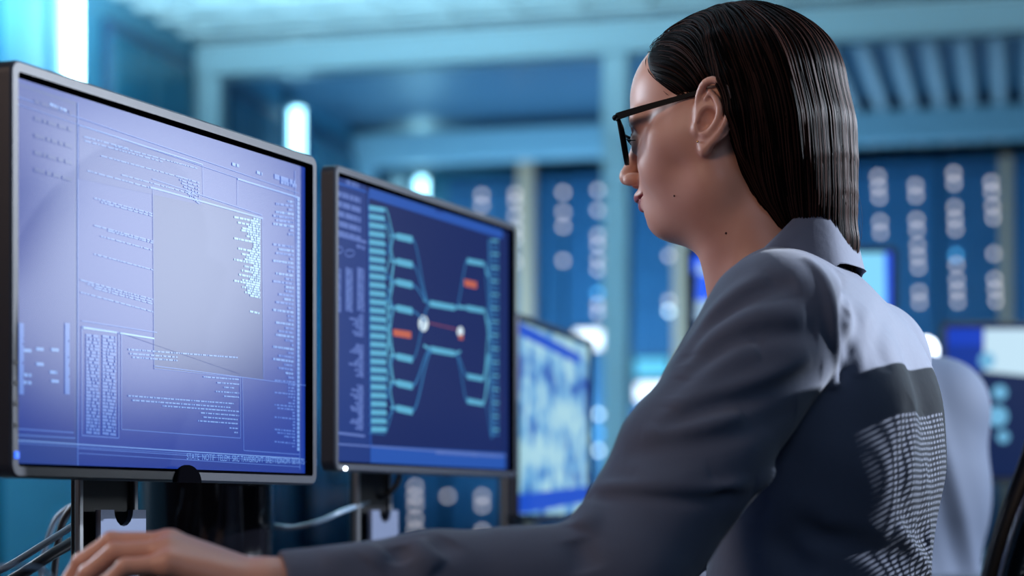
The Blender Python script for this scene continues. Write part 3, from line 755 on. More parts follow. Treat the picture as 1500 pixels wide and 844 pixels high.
SL=np.array([.236,1.81,.168]); EL=np.array([.085,1.695,-.056]); WL=np.array([-.188,1.605,-.062])
SR=bd(0,-.165,.155); ER=bd(.13,-.235,-.055); WR=np.array([.012,1.975,-.050])
HLd=(-1,.0,.33); HLt=(.06,1,.10); HRd=(-.98,.15,.12); HRt=(-.1,-1,.08)
def bodysdf(P):
    y=c2y(P); v=y[:,2]
    d=masked(P,v>-.16,lambda p:headsdf(y2h(c2y(p))))
    # neck
    n0=y2c(np.array([.000,0,-.045])); n1=bd(.035,0,.245); n2=bd(-.005,0,.15)
    nk=chain(P,[y2c(np.array([-.012,0,-.02])),bd(.080,0,.285),bd(.045,0,.19)],(.052,.050,.058),.02)
    nk=smin(nk,cone(P,h2c((.002,.040,-.045)),bd(.10,.010,.20),.016,.012),.02)
    d=smin(d,nk,.028)
    tor=smin(ell(P,bd(0,0,.05),(.066,.130,.14),RB),cone(P,bd(-.005,-.12,.155),bd(-.005,.12,.155),.042,.042),.04)
    tor=smin(tor,ell(P,bd(.0,0,-.14),(.078,.125,.17),RB),.05)
    d=smin(d,tor,.03)
    for S,Eb,Wr,hd,ht in ((SL,EL,WL,HLd,HLt),(SR,ER,WR,HRd,HRt)):
        arm=chain(P,[S,Eb,Wr],(.042,.034,.0255),.01)
        c=(np.abs(P-(Wr+np.array([-.06,0,0]))).max(-1)<.16)
        arm=smin(arm,masked(P,c,lambda p:hand(p,Wr,hd,ht)),.014)
        d=smin(d,arm,.02)
    return d

M_skin=mat('skin',lin(218,164,140),.42,spec=.45,sss=.12,noise=(38,lin(210,152,128)),bump=(900,.10,.0004))
M_lip=mat('lips',lin(176,92,88),.35,sss=.1); M_mole=mat('mole',lin(70,38,28),.6)
M_hair=mat('hair_dark_brown',lin(13,9,9),.42,spec=.035); M_hairb=mat('hair_base',lin(13,9,9),.6,spec=.15); 
M_hair2=mat('hair_brown_strand',lin(56,36,31),.42,spec=.04)
wl=lambda V: V-np.array([.30,1.95,-ZC])
woman=thing('person','woman with long dark hair, black glasses and grey blazer sitting at the monitors','person',W(.30,1.95,-ZC),TH)
hmap=lambda V:y2h(c2y(V.astype(np.float32)))
V,Fq=surf(bodysdf,(-.42,1.46,-.42),(.46,2.30,.53),.0015)
fc=hmap(V[Fq].mean(1)); mi=np.zeros(len(Fq),int)
ab=np.abs(fc[:,1])
lipm=(ab<.025)&(fc[:,2]>-.0608+ab*.52)&(fc[:,2]<-.0418-ab*.10)&(fc[:,0]>.0870-ab*.30)
mi[lipm]=1
def mole(u,v,r):
    k=np.argmin(np.where(True,(V[:,0]/V[:,1]*3000+750-u)**2+(750-V[:,2]/V[:,1]*3000-v)**2+(V[:,1]-1.85)*400,0))
    b=MB(); b.sphere(wl(V[k]),r,n=10,sc=(1,1,1)); b.build('mole',M_mole,woman)
mole(988,287,.0010); mole(1064,343,.0011); mole(1137,324,.0012)
npmesh('body',wl(V),Fq,[M_skin,M_lip],woman,mi)
# eyes
M_eye=mat('eye_white',lin(215,215,220),.15,coat=1); M_iris=mat('iris_brown',lin(60,38,26),.2,coat=1); M_pupil=mat('pupil',(.002,.002,.002,1),.1)
for s in (1,-1):
    b=MB(); c=np.array([.0755,.0315*s,.004]); vs=[]; n=20; fs=[];mm=[]
    for i in range(n+1):
        ph=PI*i/n
        for j in range(24):
            a=2*PI*j/24; vs.append(c+.0129*np.array([math.cos(ph),math.sin(ph)*math.cos(a),math.sin(ph)*math.sin(a)]))
    vs=wl(h2c(np.array(vs)))
    for i in range(n):
        m_=2 if i<1 else (1 if i<3 else 0)
        b.add(vs,[(i*24+j,i*24+(j+1)%24,(i+1)*24+(j+1)%24,(i+1)*24+j) for j in range(24)],m_,True)
    b.build('eye',[M_eye,M_iris,M_pupil],woman)
    b=MB()                       # lashes and brow
    for k in range(16):
        t_=k/15; p=np.array([.0885-.006*t_*t_*1.6,s*(.021+.024*t_),.0068-.003*abs(t_-.4)]); q=p+np.array([.0065,s*.003*t_,.0035])
        m_=(p+q)/2+np.array([.0008,0,-.0015]); b.tube(wl(h2c(np.array([p,m_,q]))),[.0004,.0003,.0001],n=4,mi=0)
    b.build('eyelashes',M_hairb,woman)
    b=MB()
    for k in range(46):
        t_=random.random(); p=np.array([.0925-.016*t_**1.5,s*(.012+.036*t_),.0275+.006*math.sin(t_*2.4)+random.uniform(-.002,.002)]); q=p+np.array([-.002,s*.007,.0015])
        for _ in range(4):
            for z in (p,q): pass
        vs=[]
        for z in (p,(p+q)/2,q):
            zz=z.copy()
            for _ in range(5):
                dd=float(headsdf(zz[None].astype(np.float32))[0]); nn=zz-np.array([.03,0,.02]); nn/=np.linalg.norm(nn); zz=zz-nn*(dd-.0004)
            vs.append(zz)
        b.tube(wl(h2c(np.array(vs))),[.0004,.0004,.0001],n=4)
    b.build('eyebrow',M_hairb,woman)

# hair: a combed mass over the skull falling straight down the back, and strands combed along it
HL2=np.array([(.20,.20),(.058,.115),(.066,.092),(.0645,.080),(.058,.064),(.046,.048),(.033,.0365),(.014,.0305),(.000,.034),(-.008,.043),(-.016,.0455),(-.024,.040),(-.030,.030),(-.034,.014),(-.036,.0),(-.040,-.02),(-.046,-.05),(-.06,-.30)])
def hairline(a,c):                # negative on the hair side of the hairline polygon
    P=np.stack([a,c],-1); poly=np.vstack([HL2,[(-.6,-.3),(-.6,.2)]]).astype(np.float32); n=len(poly)
    d=np.full(len(P),1e9,np.float32); ins=np.zeros(len(P),bool)
    for i in range(n):
        A=poly[i];B=poly[(i+1)%n]; e=B-A; w=P-A; t=np.clip((w@e)/(e@e),0,1); q=w-t[:,None]*e; d=np.minimum(d,(q**2).sum(-1))
        cr=((A[1]<=P[:,1])&(B[1]>P[:,1]))|((A[1]>P[:,1])&(B[1]<=P[:,1])); xx=A[0]+(P[:,1]-A[1])/((B[1]-A[1]) if abs(B[1]-A[1])>1e-9 else 1e-9)*e[0]
        ins^=cr&(P[:,0]<xx)
    d=np.sqrt(d); return np.where(ins,-d,d)
def hairsdf(P):
    y=c2y(P); q=y2h(y); m=mir(q)
    cap=ell(q,(-.017,0,.045),(.0935,.0775,.0845)); cap=smin(cap,ell(q,(.033,0,.048),(.057,.064,.058)),.03)
    cap=smin(cap,ell(m,(-.045,.045,.020),(.045,.034,.060)),.03)
    d=smax(cap,hairline(q[:,0],q[:,2]),.010)
    s=y.copy(); s[:,1]*=.72                                 # the falling part, wider than deep
    fall=chain(s,[(-.055,0,.048),(-.064,0,.0),(-.075,0,-.045),(-.089,0,-.080),(-.106,0,-.110),(-.119,0,-.140)],(.057,.055,.046,.032,.017,.006),.02)
    side=chain(np.stack([y[:,0],np.abs(y[:,1]),y[:,2]],-1),[(-.040,.052,.045),(-.047,.055,.01),(-.055,.045,-.03),(-.074,.032,-.065),(-.100,.018,-.095)],(.022,.020,.019,.016,.010),.01)
    d=smin(d,fall,.018); d=smin(d,side,.014)
    lock=chain(np.stack([y[:,0],np.abs(y[:,1]),y[:,2]],-1),[(-.012,.066,.080),(-.027,.086,.040),(-.037,.086,.010),(-.047,.073,-.022),(-.062,.050,-.06)],(.010,.0075,.0075,.009,.012),.006)
    d=smin(d,lock,.010)
    # tuck: cleared behind the ear
    return d
def hgrad(P,e=.0008):
    G=np.zeros(P.shape)
    for a in range(3):
        dp=np.zeros(3);dp[a]=e; G[:,a]=(hairsdf((P+dp).astype(np.float32))-hairsdf((P-dp).astype(np.float32)))/(2*e)
    return G/(np.linalg.norm(G,axis=1)[:,None]+1e-9)
lo=y2c(np.array([-.0,0,0]))-.24; hi=lo+.48
HV,HF=surf(lambda p:hairsdf(p)+.0012,(HX-.16,HY-.18,HZ-.16),(HX+.21,HY+.18,HZ+.16),.0020)
NS=int(4200/VOX); NP=46; step=.0048
k=rng.integers(0,len(HV),NS*3); st=HV[k]; sy=c2y(st.astype(np.float32)); sh=y2h(sy)
keep=(sy[:,2]>-.09)&(sy[:,1]>-.085); st=st[keep][:NS]; n=len(st)
P=st.copy(); offs=rng.uniform(-.0010,.0016,n); path=[P.copy()]; cl=rng.normal(0,.10,n)
for i in range(NP):
    y=c2y(P.astype(np.float32)).astype(float); q=y2h(y)
    front=np.clip((q[:,0]+.015)/.05,0,1); low=np.clip((.05-y[:,2])/.06,0,1)
    dy=np.stack([-(.95*front+.42*(1-front))*(1-low*.75),np.clip(y[:,1]*3+.0,-.3,.3)*(1-low)*.6-.9*y[:,1]*low*3,-(.42*front+1.0*(1-front)+.6*low)],-1)
    lowf=np.clip((-y[:,2]-.02)/.08,0,1)
    dy[:,0]-=lowf*.12*0; dy[:,0]+=cl*.25
    D=dy[:,0:1]*FH+dy[:,1:2]*LH+dy[:,2:3]*U_
    G=hgrad(P); D-=G*(D*G).sum(1)[:,None]; D/=np.linalg.norm(D,axis=1)[:,None]+1e-9
    P=P+D*step; d0=hairsdf(P.astype(np.float32)); P=P-hgrad(P)*(d0-offs)[:,None]
    path.append(P.copy())
path=np.stack(path,1)                      # n, NP+1, 3
ln=rng.integers(14,NP,n); 
# keep each strand above its lowest allowed height
VS=[];FS=[];MI=[];nv=0
ang=np.array([0,2*PI/3,4*PI/3])
for i in range(n):
    p=path[i,:ln[i]]; z=c2y(p.astype(np.float32))[:,2]; w=np.nonzero(z<-.145)[0]
    if len(w): p=p[:max(4,w[0])]
    if len(p)<5: continue
    p=p.copy(); 
    T=np.gradient(p,axis=0); T/=np.linalg.norm(T,axis=1)[:,None]+1e-9
    u=np.cross(T,[.3,.9,.31]); u/=np.linalg.norm(u,axis=1)[:,None]+1e-9; w=np.cross(T,u)
    r=(.00042+.00028*rng.random())*np.sin(np.linspace(.25,PI-.1,len(p)))**.5
    vs=(p[:,None]+r[:,None,None]*(np.cos(ang)[None,:,None]*u[:,None]+np.sin(ang)[None,:,None]*w[:,None])).reshape(-1,3)
    m_=len(p); a=np.arange(m_-1)[:,None]*3
    f=np.concatenate([np.stack([a[:,0]+j,a[:,0]+(j+1)%3,a[:,0]+3+(j+1)%3,a[:,0]+3+j],1) for j in range(3)])
    VS.append(vs);FS.append(f+nv);nv+=len(vs);MI.append(np.full(len(f),1 if rng.random()<.6 else 2))
hair=npmesh('hair',wl(np.vstack([HV]+VS)),np.vstack([HF]+[f+len(HV) for f in FS]),[M_hairb,M_hair,M_hair2],woman,np.concatenate([np.zeros(len(HF),int)]+MI))
# a few stray hairs
b=MB()
for i in range(26):
    y0=np.array([-.095+random.uniform(-.02,.012),random.uniform(-.03,.03),random.uniform(-.06,.02)]); dx=random.uniform(.0,.012)
    pts=[y0,y0+np.array([-.006-dx*.6,0,-.04]),y0+np.array([-.008-dx,.0,-.08]),y0+np.array([-.004-dx*.8,0,-.12])]
    b.tube(wl(y2c(catmull(pts,4))),.00012,n=3)
b.build('stray_hair',M_hair2,woman); b=MB()
for i in range(26):
    a=random.uniform(-.04,.07); q0=np.array([a,random.uniform(-.02,.03),.108-.9*max(0,a-.02)**1.0*.35]); 
    b.tube(wl(h2c(catmull([q0,q0+np.array([-.008,0,.008]),q0+np.array([-.02,.0,.009]),q0+np.array([-.034,0,.006])],4))),.00011,n=3)
b.build('stray_hair',M_hair2,woman)

# ---------------- blazer
def jbase(P):
    d=ell(P,bd(.004,0,.045),(.095,.160,.165),RB)
    d=smin(d,ell(P,bd(.010,0,-.16),(.110,.162,.20),RB),.06)
    d=smin(d,cone(P,bd(.006,-.125,.170),bd(.006,.125,.170),.052,.052),.05)
    d=smin(d,cone(P,bd(.040,-.05,.205),bd(.040,.05,.205),.044,.044),.05)
    d=smin(d,ell(P,bd(-.034,.085,.07),(.056,.07,.10),RB),.05); d=smin(d,ell(P,bd(-.034,-.085,.07),(.056,.07,.10),RB),.05)
    return d
def sleeve(P,S,Eb,Wr):
    M=S*.45+Eb*.55
    out=(Wr-Eb)/np.linalg.norm(Wr-Eb)
    d=chain(P,[S,M,Eb],(.0640,.0600,.0560),.02)
    d=smin(d,chain(P,[Eb,Eb*.45+Wr*.55,Wr-out*.0],(.0525,.0410,.0310),.02),.018)
    # flat cut end of the cuff, hollow inside
    e=((P-(Wr-out*.006))@out.astype(np.float32)); d=smax(d,e,.004)
    d=smax(d,-cone(P,Wr-out*.05,Wr+out*.05,.0265,.0275),.002)
    return d
FOLDS=[]
NECK=[bd(.10,0,.33),bd(.072,0,.26),bd(.060,0,.18)]
def jsdf0(P):
    d=jbase(P)
    sl=sleeve(P,SL+np.array([.0,.0,.0]),EL,WL)
    sr=sleeve(P,SR,ER,WR)
    d=smin(d,sl,.012); d=smin(d,sr,.012)
    d=smax(d,-chain(P,NECK,(.066,.064,.060),.01),.012)
    return d
def march(fn,u,v,t0=1.45,t1=2.4):
    d=np.array([(u-750)/3000,1,(750-v)/3000]); t=t0
    for _ in range(160):
        s=float(fn((d*t)[None].astype(np.float32))[0])
        if abs(s)<.0004: return d*t
        t+=max(s*.6,.0003)
        if t>t1: return None
    return d*t
def fold(uv,amp,w):
    pts=[march(jsdf0,u,v) for u,v in uv]; pts=[p for p in pts if p is not None]
    if len(pts)<2: return
    pts=catmull(pts,4); FOLDS.append((pts.astype(np.float32),amp,w,pts.min(0)-3*w,pts.max(0)+3*w))
# ridges (+) and valleys (-) of the cloth
fold([(1010,520),(1040,470),(1080,432),(1125,405)],.0045,.012)
fold([(1002,535),(1034,485),(1078,448),(1120,425),(1165,412)],-.0050,.009)
fold([(1000,555),(1035,508),(1080,478),(1120,463),(1180,462)],.0050,.012)
fold([(990,585),(1030,535),(1080,500),(1130,488),(1200,492)],-.0045,.011)
fold([(985,600),(1025,560),(1075,520),(1110,510)],.0050,.012)
fold([(960,620),(1010,592),(1065,572),(1130,552),(1190,525)],.0035,.009)
fold([(965,632),(1020,600),(1090,586),(1150,566),(1205,540)],-.0045,.010)
fold([(940,640),(1000,632),(1050,622),(1090,606)],.0045,.010)
fold([(915,668),(980,650),(1040,640),(1100,625),(1170,598)],-.0040,.011)
fold([(880,690),(930,700),(985,702),(1040,693)],.0025,.010)
fold([(865,718),(900,714),(960,716),(1030,718),(1085,712),(1130,695)],.0050,.007)
fold([(870,732),(910,724),(980,726),(1050,726),(1110,712)],-.0035,.008)
fold([(842,724),(858,738),(862,760),(850,775)],.0075,.010)
fold([(836,730),(848,745)],-.014,.010)
fold([(820,752),(845,790),(862,835)],-.0045,.012)
fold([(1105,712),(1125,700),(1142,682)],.005,.008)
fold([(1228,395),(1238,440),(1236,500),(1228,560)],-.0055,.007)
fold([(1178,376),(1205,405),(1219,450),(1224,500),(1223,545),(1217,572)],.0050,.006)
fold([(1245,520),(1238,480),(1243,455)],-.004,.008)
fold([(1262,555),(1258,500),(1272,450)],.0025,.010)
fold([(1300,545),(1290,490),(1300,450)],-.0025,.012)
fold([(1335,590),(1330,640),(1322,700),(1330,760),(1350,810)],-.0030,.015)
fold([(1360,620),(1352,690),(1360,740)],.0030,.016)
fold([(1316,770),(1335,800),(1362,844)],.0050,.009)
fold([(1345,775),(1362,795)],-.006,.014)
fold([(1100,735),(1180,775),(1260,800),(1330,822)],-.0055,.012)
fold([(1090,745),(1150,800),(1185,850)],-.0055,.014)
fold([(605,792),(618,812),(640,835)],.006,.010); fold([(560,806),(540,828)],.0045,.010); fold([(585,800),(590,825)],-.005,.010)
fold([(470,815),(510,812),(560,800)],.003,.012); fold([(660,790),(640,812)],-.003,.012)
def jsdf(P):
    d=jsdf0(P)
    near=np.abs(d)<.05
    if near.any():
        idx=np.nonzero(near)[0]; Q=P[idx]; add=np.zeros(len(idx),np.float32)
        for pts,amp,w,l,h in FOLDS:
            m=((Q>l)&(Q<h)).all(1)
            if m.any():
                q=Q[m]; r=None; ns=len(pts)-1
                for i in range(ns):                     # the fold dies out towards both ends
                    a=pts[i]; ab=pts[i+1]-a; t=np.clip(((q-a)@ab)/float(ab@ab+1e-12),0,1); e=np.sqrt(((q-a-t[:,None]*ab)**2).sum(-1)); s=(i+t)/ns
                    if r is None: r=e; sb=s
                    else: k=e<r; r=np.where(k,e,r); sb=np.where(k,s,sb)
                add[m]+=1.35*amp*np.exp(-(r/w)**2)*np.sqrt(np.sin(PI*np.clip(sb,0,1))+1e-4)
        # soft large undulation of the cloth
        add+=.0012*np.sin(Q[:,0]*55+Q[:,2]*38)*np.sin(Q[:,2]*47-Q[:,1]*31+1)
        d=d.copy(); d[idx]-=add
    return d
M_cloth=bpy.data.materials.new('grey_blazer_cloth'); M_cloth.use_nodes=True
nt=M_cloth.node_tree; pb=nt.nodes['Principled BSDF']; pb.inputs['Base Color'].default_value=lin(91,98,117); pb.inputs['Roughness'].default_value=.78; pb.inputs['Sheen Weight'].default_value=.25; pb.inputs['Specular IOR Level'].default_value=.3
tc=nt.nodes.new('ShaderNodeTexCoord'); w1=nt.nodes.new('ShaderNodeTexNoise'); w1.inputs['Scale'].default_value=1600; w2=nt.nodes.new('ShaderNodeTexNoise'); w2.inputs['Scale'].default_value=45; w2.inputs['Detail'].default_value=4
b1=nt.nodes.new('ShaderNodeBump'); b1.inputs['Strength'].default_value=.25; b1.inputs['Distance'].default_value=.0004; b2=nt.nodes.new('ShaderNodeBump'); b2.inputs['Strength'].default_value=.25; b2.inputs['Distance'].default_value=.003
for n_ in (w1,w2): nt.links.new(tc.outputs['Object'],n_.inputs['Vector'])
nt.links.new(w1.outputs['Fac'],b1.inputs['Height']); nt.links.new(w2.outputs['Fac'],b2.inputs['Height']); nt.links.new(b1.outputs['Normal'],b2.inputs['Normal']); nt.links.new(b2.outputs['Normal'],pb.inputs['Normal'])
JV,JF=surf(jsdf,(-.22,1.50,-.37),(.50,2.30,.30),.0026)
blazer=npmesh('blazer',wl(JV),JF,M_cloth,woman)
# collar: a band rising round the neck and folding over
b=MB(); rings=[]; n=56
for i in range(n+1):
    t_=i/n; ph=math.radians(-150+300*t_)              # 0 = back of the neck
    ca,sa=math.cos(ph),math.sin(ph); back=.5+.5*ca
    cen=bd(.072-.006*back,0,0); rad=np.array([.066,.070])
    dr=lambda r:cen-F_*ca*(rad[0]+r)-L_*sa*(rad[1]+r)*(-1)
    top=.302-.056*(max(0,abs(ph)-.45)/.77); fall=.038+.032*back
    prof=[(.001,top-.05),(.000,top-.012),(.001,top-.003),(.0045,top+.001),(.009,top-.003),(.014+.006*back,top-.016),(.021+.012*back,top-fall),(.0225+.012*back,top-fall-.001),(.0205+.012*back,top-fall+.001),(.012,top-.016),(.006,top-.006)]
    rings.append([dr(r)+U_*z for r,z in prof])
R_=wl(np.array(rings)); k=R_.shape[1]
b.add(R_.reshape(-1,3),[(i*k+j,(i+1)*k+j,(i+1)*k+(j+1)%k,i*k+(j+1)%k) for i in range(n) for j in range(k)],0,True)
b.add(R_[0],[tuple(range(k))]); b.add(R_[-1],[tuple(range(k))[::-1]])
b.build('collar',M_cloth,blazer)
b=MB()
for k_ in range(3):
    c=WL*(.9-k_*.06)+EL*(.1+k_*.06)+np.array([.0,-.0,-.040]); b.cyl(wl(c+np.array([0,0,.002])),wl(c-np.array([0,0,.002])),.006,n=14)
# trousers and shoes
hip=bd(-.02,0,-.30)
def trou(P):
    d=ell(P,bd(-.01,0,-.30),(.125,.165,.10),RB)
    for s in (1,-1):
        kn=bd(.40,s*.12,-.31); an=bd(.36,s*.12,-.72)
        d=smin(d,chain(P,[bd(.0,s*.085,-.315),kn,an],(.085,.062,.045),.03),.04)
    return d
TV,TF=surf(trou,(-.35,1.6,-.80),(.55,2.4,-.18),.006)
npmesh('trousers',wl(TV),TF,mat('dark_trousers',lin(24,28,38),.8),woman)
for s in (1,-1):
    def shoe(P,s=s): 
        c=bd(.40,s*.12,-ZC+.035); d=ell(P,c,(.125,.043,.034),RB); d=smin(d,ell(P,bd(.33,s*.12,-ZC+.05),(.045,.036,.05),RB),.03)
        return smax(d,-(P[:,2]+ZC-.004),.004)
    c=bd(.4,s*.12,-ZC+.03); SV,SF=surf(shoe,c-.16,c+.16,.004); npmesh('shoe',wl(SV),SF,mat('shoe_black',lin(14,14,16),.3),woman)

# ---------------- glasses (own frame = head frame)
M_spec=mat('glasses_black',(.003,.003,.004,1),.5,spec=.1)
gl=thing('eyeglasses','black rectangular framed glasses on the woman\'s face','glasses',W(*h2c((.1,0,.0))),TH)
gw=lambda q: h2c(np.asarray(q,float))-h2c((.1,0,.0))
def lens_outline(s,k=0.0,da=0.0):
    out=[(.0135,.0195),(.0175,.0260),(.035,.0280),(.055,.0290),(.0645,.0270),(.0655,.018),(.061,.000),(.054,-.010),(.042,-.0145),(.028,-.013),(.018,-.004),(.014,.009)]
    C_=np.array([.038,.009]); res=[]
    for b_,c_ in out:
        q=C_+(np.array([b_,c_])-C_)*(1-k); a_=.1055-.0036*((q[0]-.0)/.02)**1.35-(.026-q[1])*.10+da
        res.append((a_,s*q[0],q[1]))
    return res
for s in (1,-1):
    o=catmull(lens_outline(s)+[lens_outline(s)[0]],5)[:-1]; 
    b=MB(); pts=np.vstack([o,o[:1]]); vals=gw(pts)
    N_=len(o); ctr=o.mean(0); ring=[]
    for i in range(N_):
        p=o[i]; thick=.0030 if p[2]>.022 else .0020
        rad=(p-ctr); rad/=np.linalg.norm(rad); ax=np.array([1,0,0])
        ring.append([p+rad*thick*.5+ax*.002,p+rad*thick*.5-ax*.0018,p-rad*thick*.5-ax*.0018,p-rad*thick*.5+ax*.002])
    R2=gw(np.array(ring)); b.add(R2.reshape(-1,3),[(i*4+j,((i+1)%N_)*4+j,((i+1)%N_)*4+(j+1)%4,i*4+(j+1)%4) for i in range(N_) for j in range(4)],0,True)
    b.build('rim',M_spec,gl)
    b=MB(); oi=o+(ctr-o)*.03; fr=gw(oi+np.array([.0006,0,0])); bk=gw(oi-np.array([.0006,0,0]))
    cf=gw(ctr+np.array([.002,0,0])); cb=gw(ctr+np.array([.0008,0,0]))
    b.add(np.vstack([fr,cf[None]]),[(i,(i+1)%N_,N_) for i in range(N_)],0,True); b.add(np.vstack([bk,cb[None]]),[((i+1)%N_,i,N_) for i in range(N_)],0,True)
    b.add(np.vstack([fr,bk]),[(i,(i+1)%N_,N_+(i+1)%N_,N_+i) for i in range(N_)])
    b.build('lens',mat('lens_glass',(.85,.95,1,1),0,trans=1,ior=1.12),gl)
    b=MB(); tp=catmull([(.0890,s*.0665,.0250),(.085,s*.0695,.0256),(.060,s*.0730,.0276),(.030,s*.0755,.0298),(.004,s*.0775,.0318),(-.012,s*.0785,.0315),(-.030,s*.0780,.020)],6)
    T_=np.linspace(0,1,len(tp)); hh=.0036-.0016*np.clip(T_*1.6,0,1); ww=.0016; rg=[]
    for p,h_ in zip(tp,hh): rg.append([p+np.array([0,s*ww,h_]),p+np.array([0,s*ww,-h_]),p+np.array([0,-s*ww,-h_]),p+np.array([0,-s*ww,h_])])
    R3=gw(np.array(rg)); m_=len(R3); b.add(R3.reshape(-1,3),[(i*4+j,(i+1)*4+j,(i+1)*4+(j+1)%4,i*4+(j+1)%4) for i in range(m_-1) for j in range(4)]+[(3,2,1,0),tuple((m_-1)*4+j for j in range(4))])
    b.build('temple_arm',M_spec,gl)
    b=MB(); b.tube(gw(catmull([(.0915,s*.0640,.0250),(.0905,s*.0675,.0253),(.087,s*.0690,.0255)],4)),.0024,n=8); b.build('hinge',M_spec,gl)
b=MB(); b.tube(gw(catmull([(.103,.0150,.019),(.1065,.006,.0215),(.1072,0,.022),(.1065,-.006,.0215),(.103,-.0150,.019)],4)),.0016,n=8); b.build('bridge',M_spec,gl)
M_gold=mat('gold',lin(230,180,110),.2,metal=1)
er=thing('earring','tiny gold stud with a thin bar in the woman\'s earlobe','earring',W(*h2c((0,.08,-.018))),TH)
ew=lambda q:h2c(np.asarray(q,float))-h2c((0,.08,-.018))
b=MB(); b.sphere(ew((.0045,.0805,-.0145)),.0011,n=10); b.build('stud',M_gold,er)
b=MB(); b.tube(ew([(-.0065,.0765,-.0165),(-.013,.076,-.0185)]),.0004,n=6); b.build('bar',M_gold,er)

# ------------------------------------------------------------------ her office chair
ch=thing('office_chair','black mesh-backed office chair the woman sits on','chair',W(.33,1.95,-ZC),TH)
cw=lambda P: np.asarray(P,float)-np.array([.33,1.95,-ZC])
def bp(a,b,c): return bd(a,b,c)
M_fr=mat('chair_frame_black',lin(8,9,12),.3); M_met=mat('chair_metal',lin(190,190,200),.2,metal=1)
def aback(c): return -.200-.27*(c+.053)            # backrest leans back as it rises
BT,BB=.232,-.27
for s in (1,-1):
    pts=[bd(aback(c_)-(.006 if c_>0 else 0),s*(.225-.03*((c_-BT)/(BB-BT))**3),c_) for c_ in np.linspace(BB,BT,9)]
    b=MB(); b.tube(cw(catmull(pts,4)),.0155,n=12); b.build('back_frame',M_fr,ch)
    b=MB(); b.tube(cw(catmull([p-F_*.004+L_*s*.0165 for p in pts],4)),.0035,n=8); b.build('metal_trim',M_met,ch)
b=MB(); b.tube(cw(catmull([bd(aback(BT)-.006-.012*(1-(x/.225)**2),x,BT+.004) for x in np.linspace(-.225,.225,9)],4)),.019,n=12); b.build('top_rail',M_fr,ch)
b=MB(); b.tube(cw(catmull([bd(aback(BB),x,BB) for x in np.linspace(-.2,.2,7)],4)),.014,n=12); b.build('bottom_rail',M_fr,ch)
# woven mesh: real threads, 5 mm apart
b=MB(); pit=.0056; r_=.0014
def mp(x,c_): return bd(aback(c_)-.016*(1-(x/.225)**2)*.8,x,c_)
nx=int(.44/pit); nz=int((BT-BB-.01)/pit); VSx=[];FSx=[];q0=0
def thread(pts):
    global q0
    pts=cw(np.array(pts)); n_=len(pts); of=[F_*r_,L_*r_ if False else U_*r_,-F_*r_,-U_*r_]
    for P_ in (pts,): VSx.append((P_[:,None]+np.array(of)[None]).reshape(-1,3))
    FSx.append(np.array([(q0+i*4+j,q0+(i+1)*4+j,q0+(i+1)*4+(j+1)%4,q0+i*4+(j+1)%4) for i in range(n_-1) for j in range(4)])); q0+=n_*4
def threadv(pts):
    global q0
    pts=cw(np.array(pts)); n_=len(pts); of=[F_*r_,L_*r_,-F_*r_,-L_*r_]
    VSx.append((pts[:,None]+np.array(of)[None]).reshape(-1,3))
    FSx.append(np.array([(q0+i*4+j,q0+(i+1)*4+j,q0+(i+1)*4+(j+1)%4,q0+i*4+(j+1)%4) for i in range(n_-1) for j in range(4)])); q0+=n_*4
for i in range(nz): c_=BB+.006+i*pit; thread([mp(x,c_) for x in np.linspace(-.218,.218,13)])
for i in range(int(nx/1.4)): x=-.218+i*pit*1.4; threadv([mp(x,c_) for c_ in np.linspace(BB,BT,9)])
npmesh('back_mesh',np.vstack(VSx),np.vstack(FSx),M_fr,ch,smooth=False)
def seat(P): 
    d=ell(P,bd(.06,0,-.43),(.26,.26,.05),RB); return smax(d,np.abs(P[:,2]+.43)-.028,.02)
SV,SF=surf(seat,bd(.06,0,-.43)-.32,bd(.06,0,-.43)+.32,.008); npmesh('seat',cw(SV),SF,mat('seat_fabric',lin(16,17,20),.8),ch)
b=MB(); b.tube(cw(catmull([bd(aback(BB)-.0,0,BB),bd(-.20,0,-.40),bd(-.1,0,-.47),bd(.05,0,-.47)],5)),.018,n=10); b.build('back_support',M_fr,ch)
b=MB(); b.cyl(cw(bd(.04,0,-.75)),cw(bd(.04,0,-.46)),.026); b.build('gas_column',M_met,ch)
for k_ in range(5):
    a=2*PI*k_/5+.3; e=np.array([math.cos(a),math.sin(a),0]); p0=bd(.04,0,-ZC+.095)
    b=MB(); b.tube(cw(np.array([p0,p0+e*.15-U_*.008,p0+e*.30-U_*.022])),[.026,.021,.016],n=8); lg=b.build('leg',M_fr,ch)
    b=MB(); ax=np.cross(e,U_); q=p0+e*.30; q[2]=-ZC+.028
    for s in (-1,1): b.cyl(cw(q+ax*s*.008),cw(q+ax*s*.022),.027,n=18)
    b.build('caster',M_black,lg)

# ------------------------------------------------------------------ colleague behind, bending over the rear desk
C2=np.array([.558,3.05,0.])
def b2(x,y,z): return C2+np.array([x,y,z])
def coat(P):
    d=ell(P,b2(-.01,0,.03),(.165,.115,.20)); d=smin(d,cone(P,b2(-.13,.02,.155),b2(.085,.0,.165),.055,.06),.06)
    d=smin(d,ell(P,b2(-.0,-.01,-.25),(.165,.13,.22)),.06)
    d=smin(d,chain(P,[b2(.085,.0,.150),b2(.13,.24,.0),b2(.06,.50,-.050)],(.062,.055,.040),.02),.02)
    d=smin(d,chain(P,[b2(-.16,.0,.145),b2(-.19,.24,.0),b2(-.10,.50,-.050)],(.062,.055,.040),.02),.02)
    q=P-C2
    d=d-.004*np.exp(-((q[:,0]-.01-.25*(q[:,2]-.02)*-1)/.014)**2)+.004*np.exp(-((q[:,0]-.055+.3*(q[:,2]-.02))/.016)**2)-.004*np.exp(-((q[:,0]-.09+.3*(q[:,2]-.02))/.014)**2)
    return d
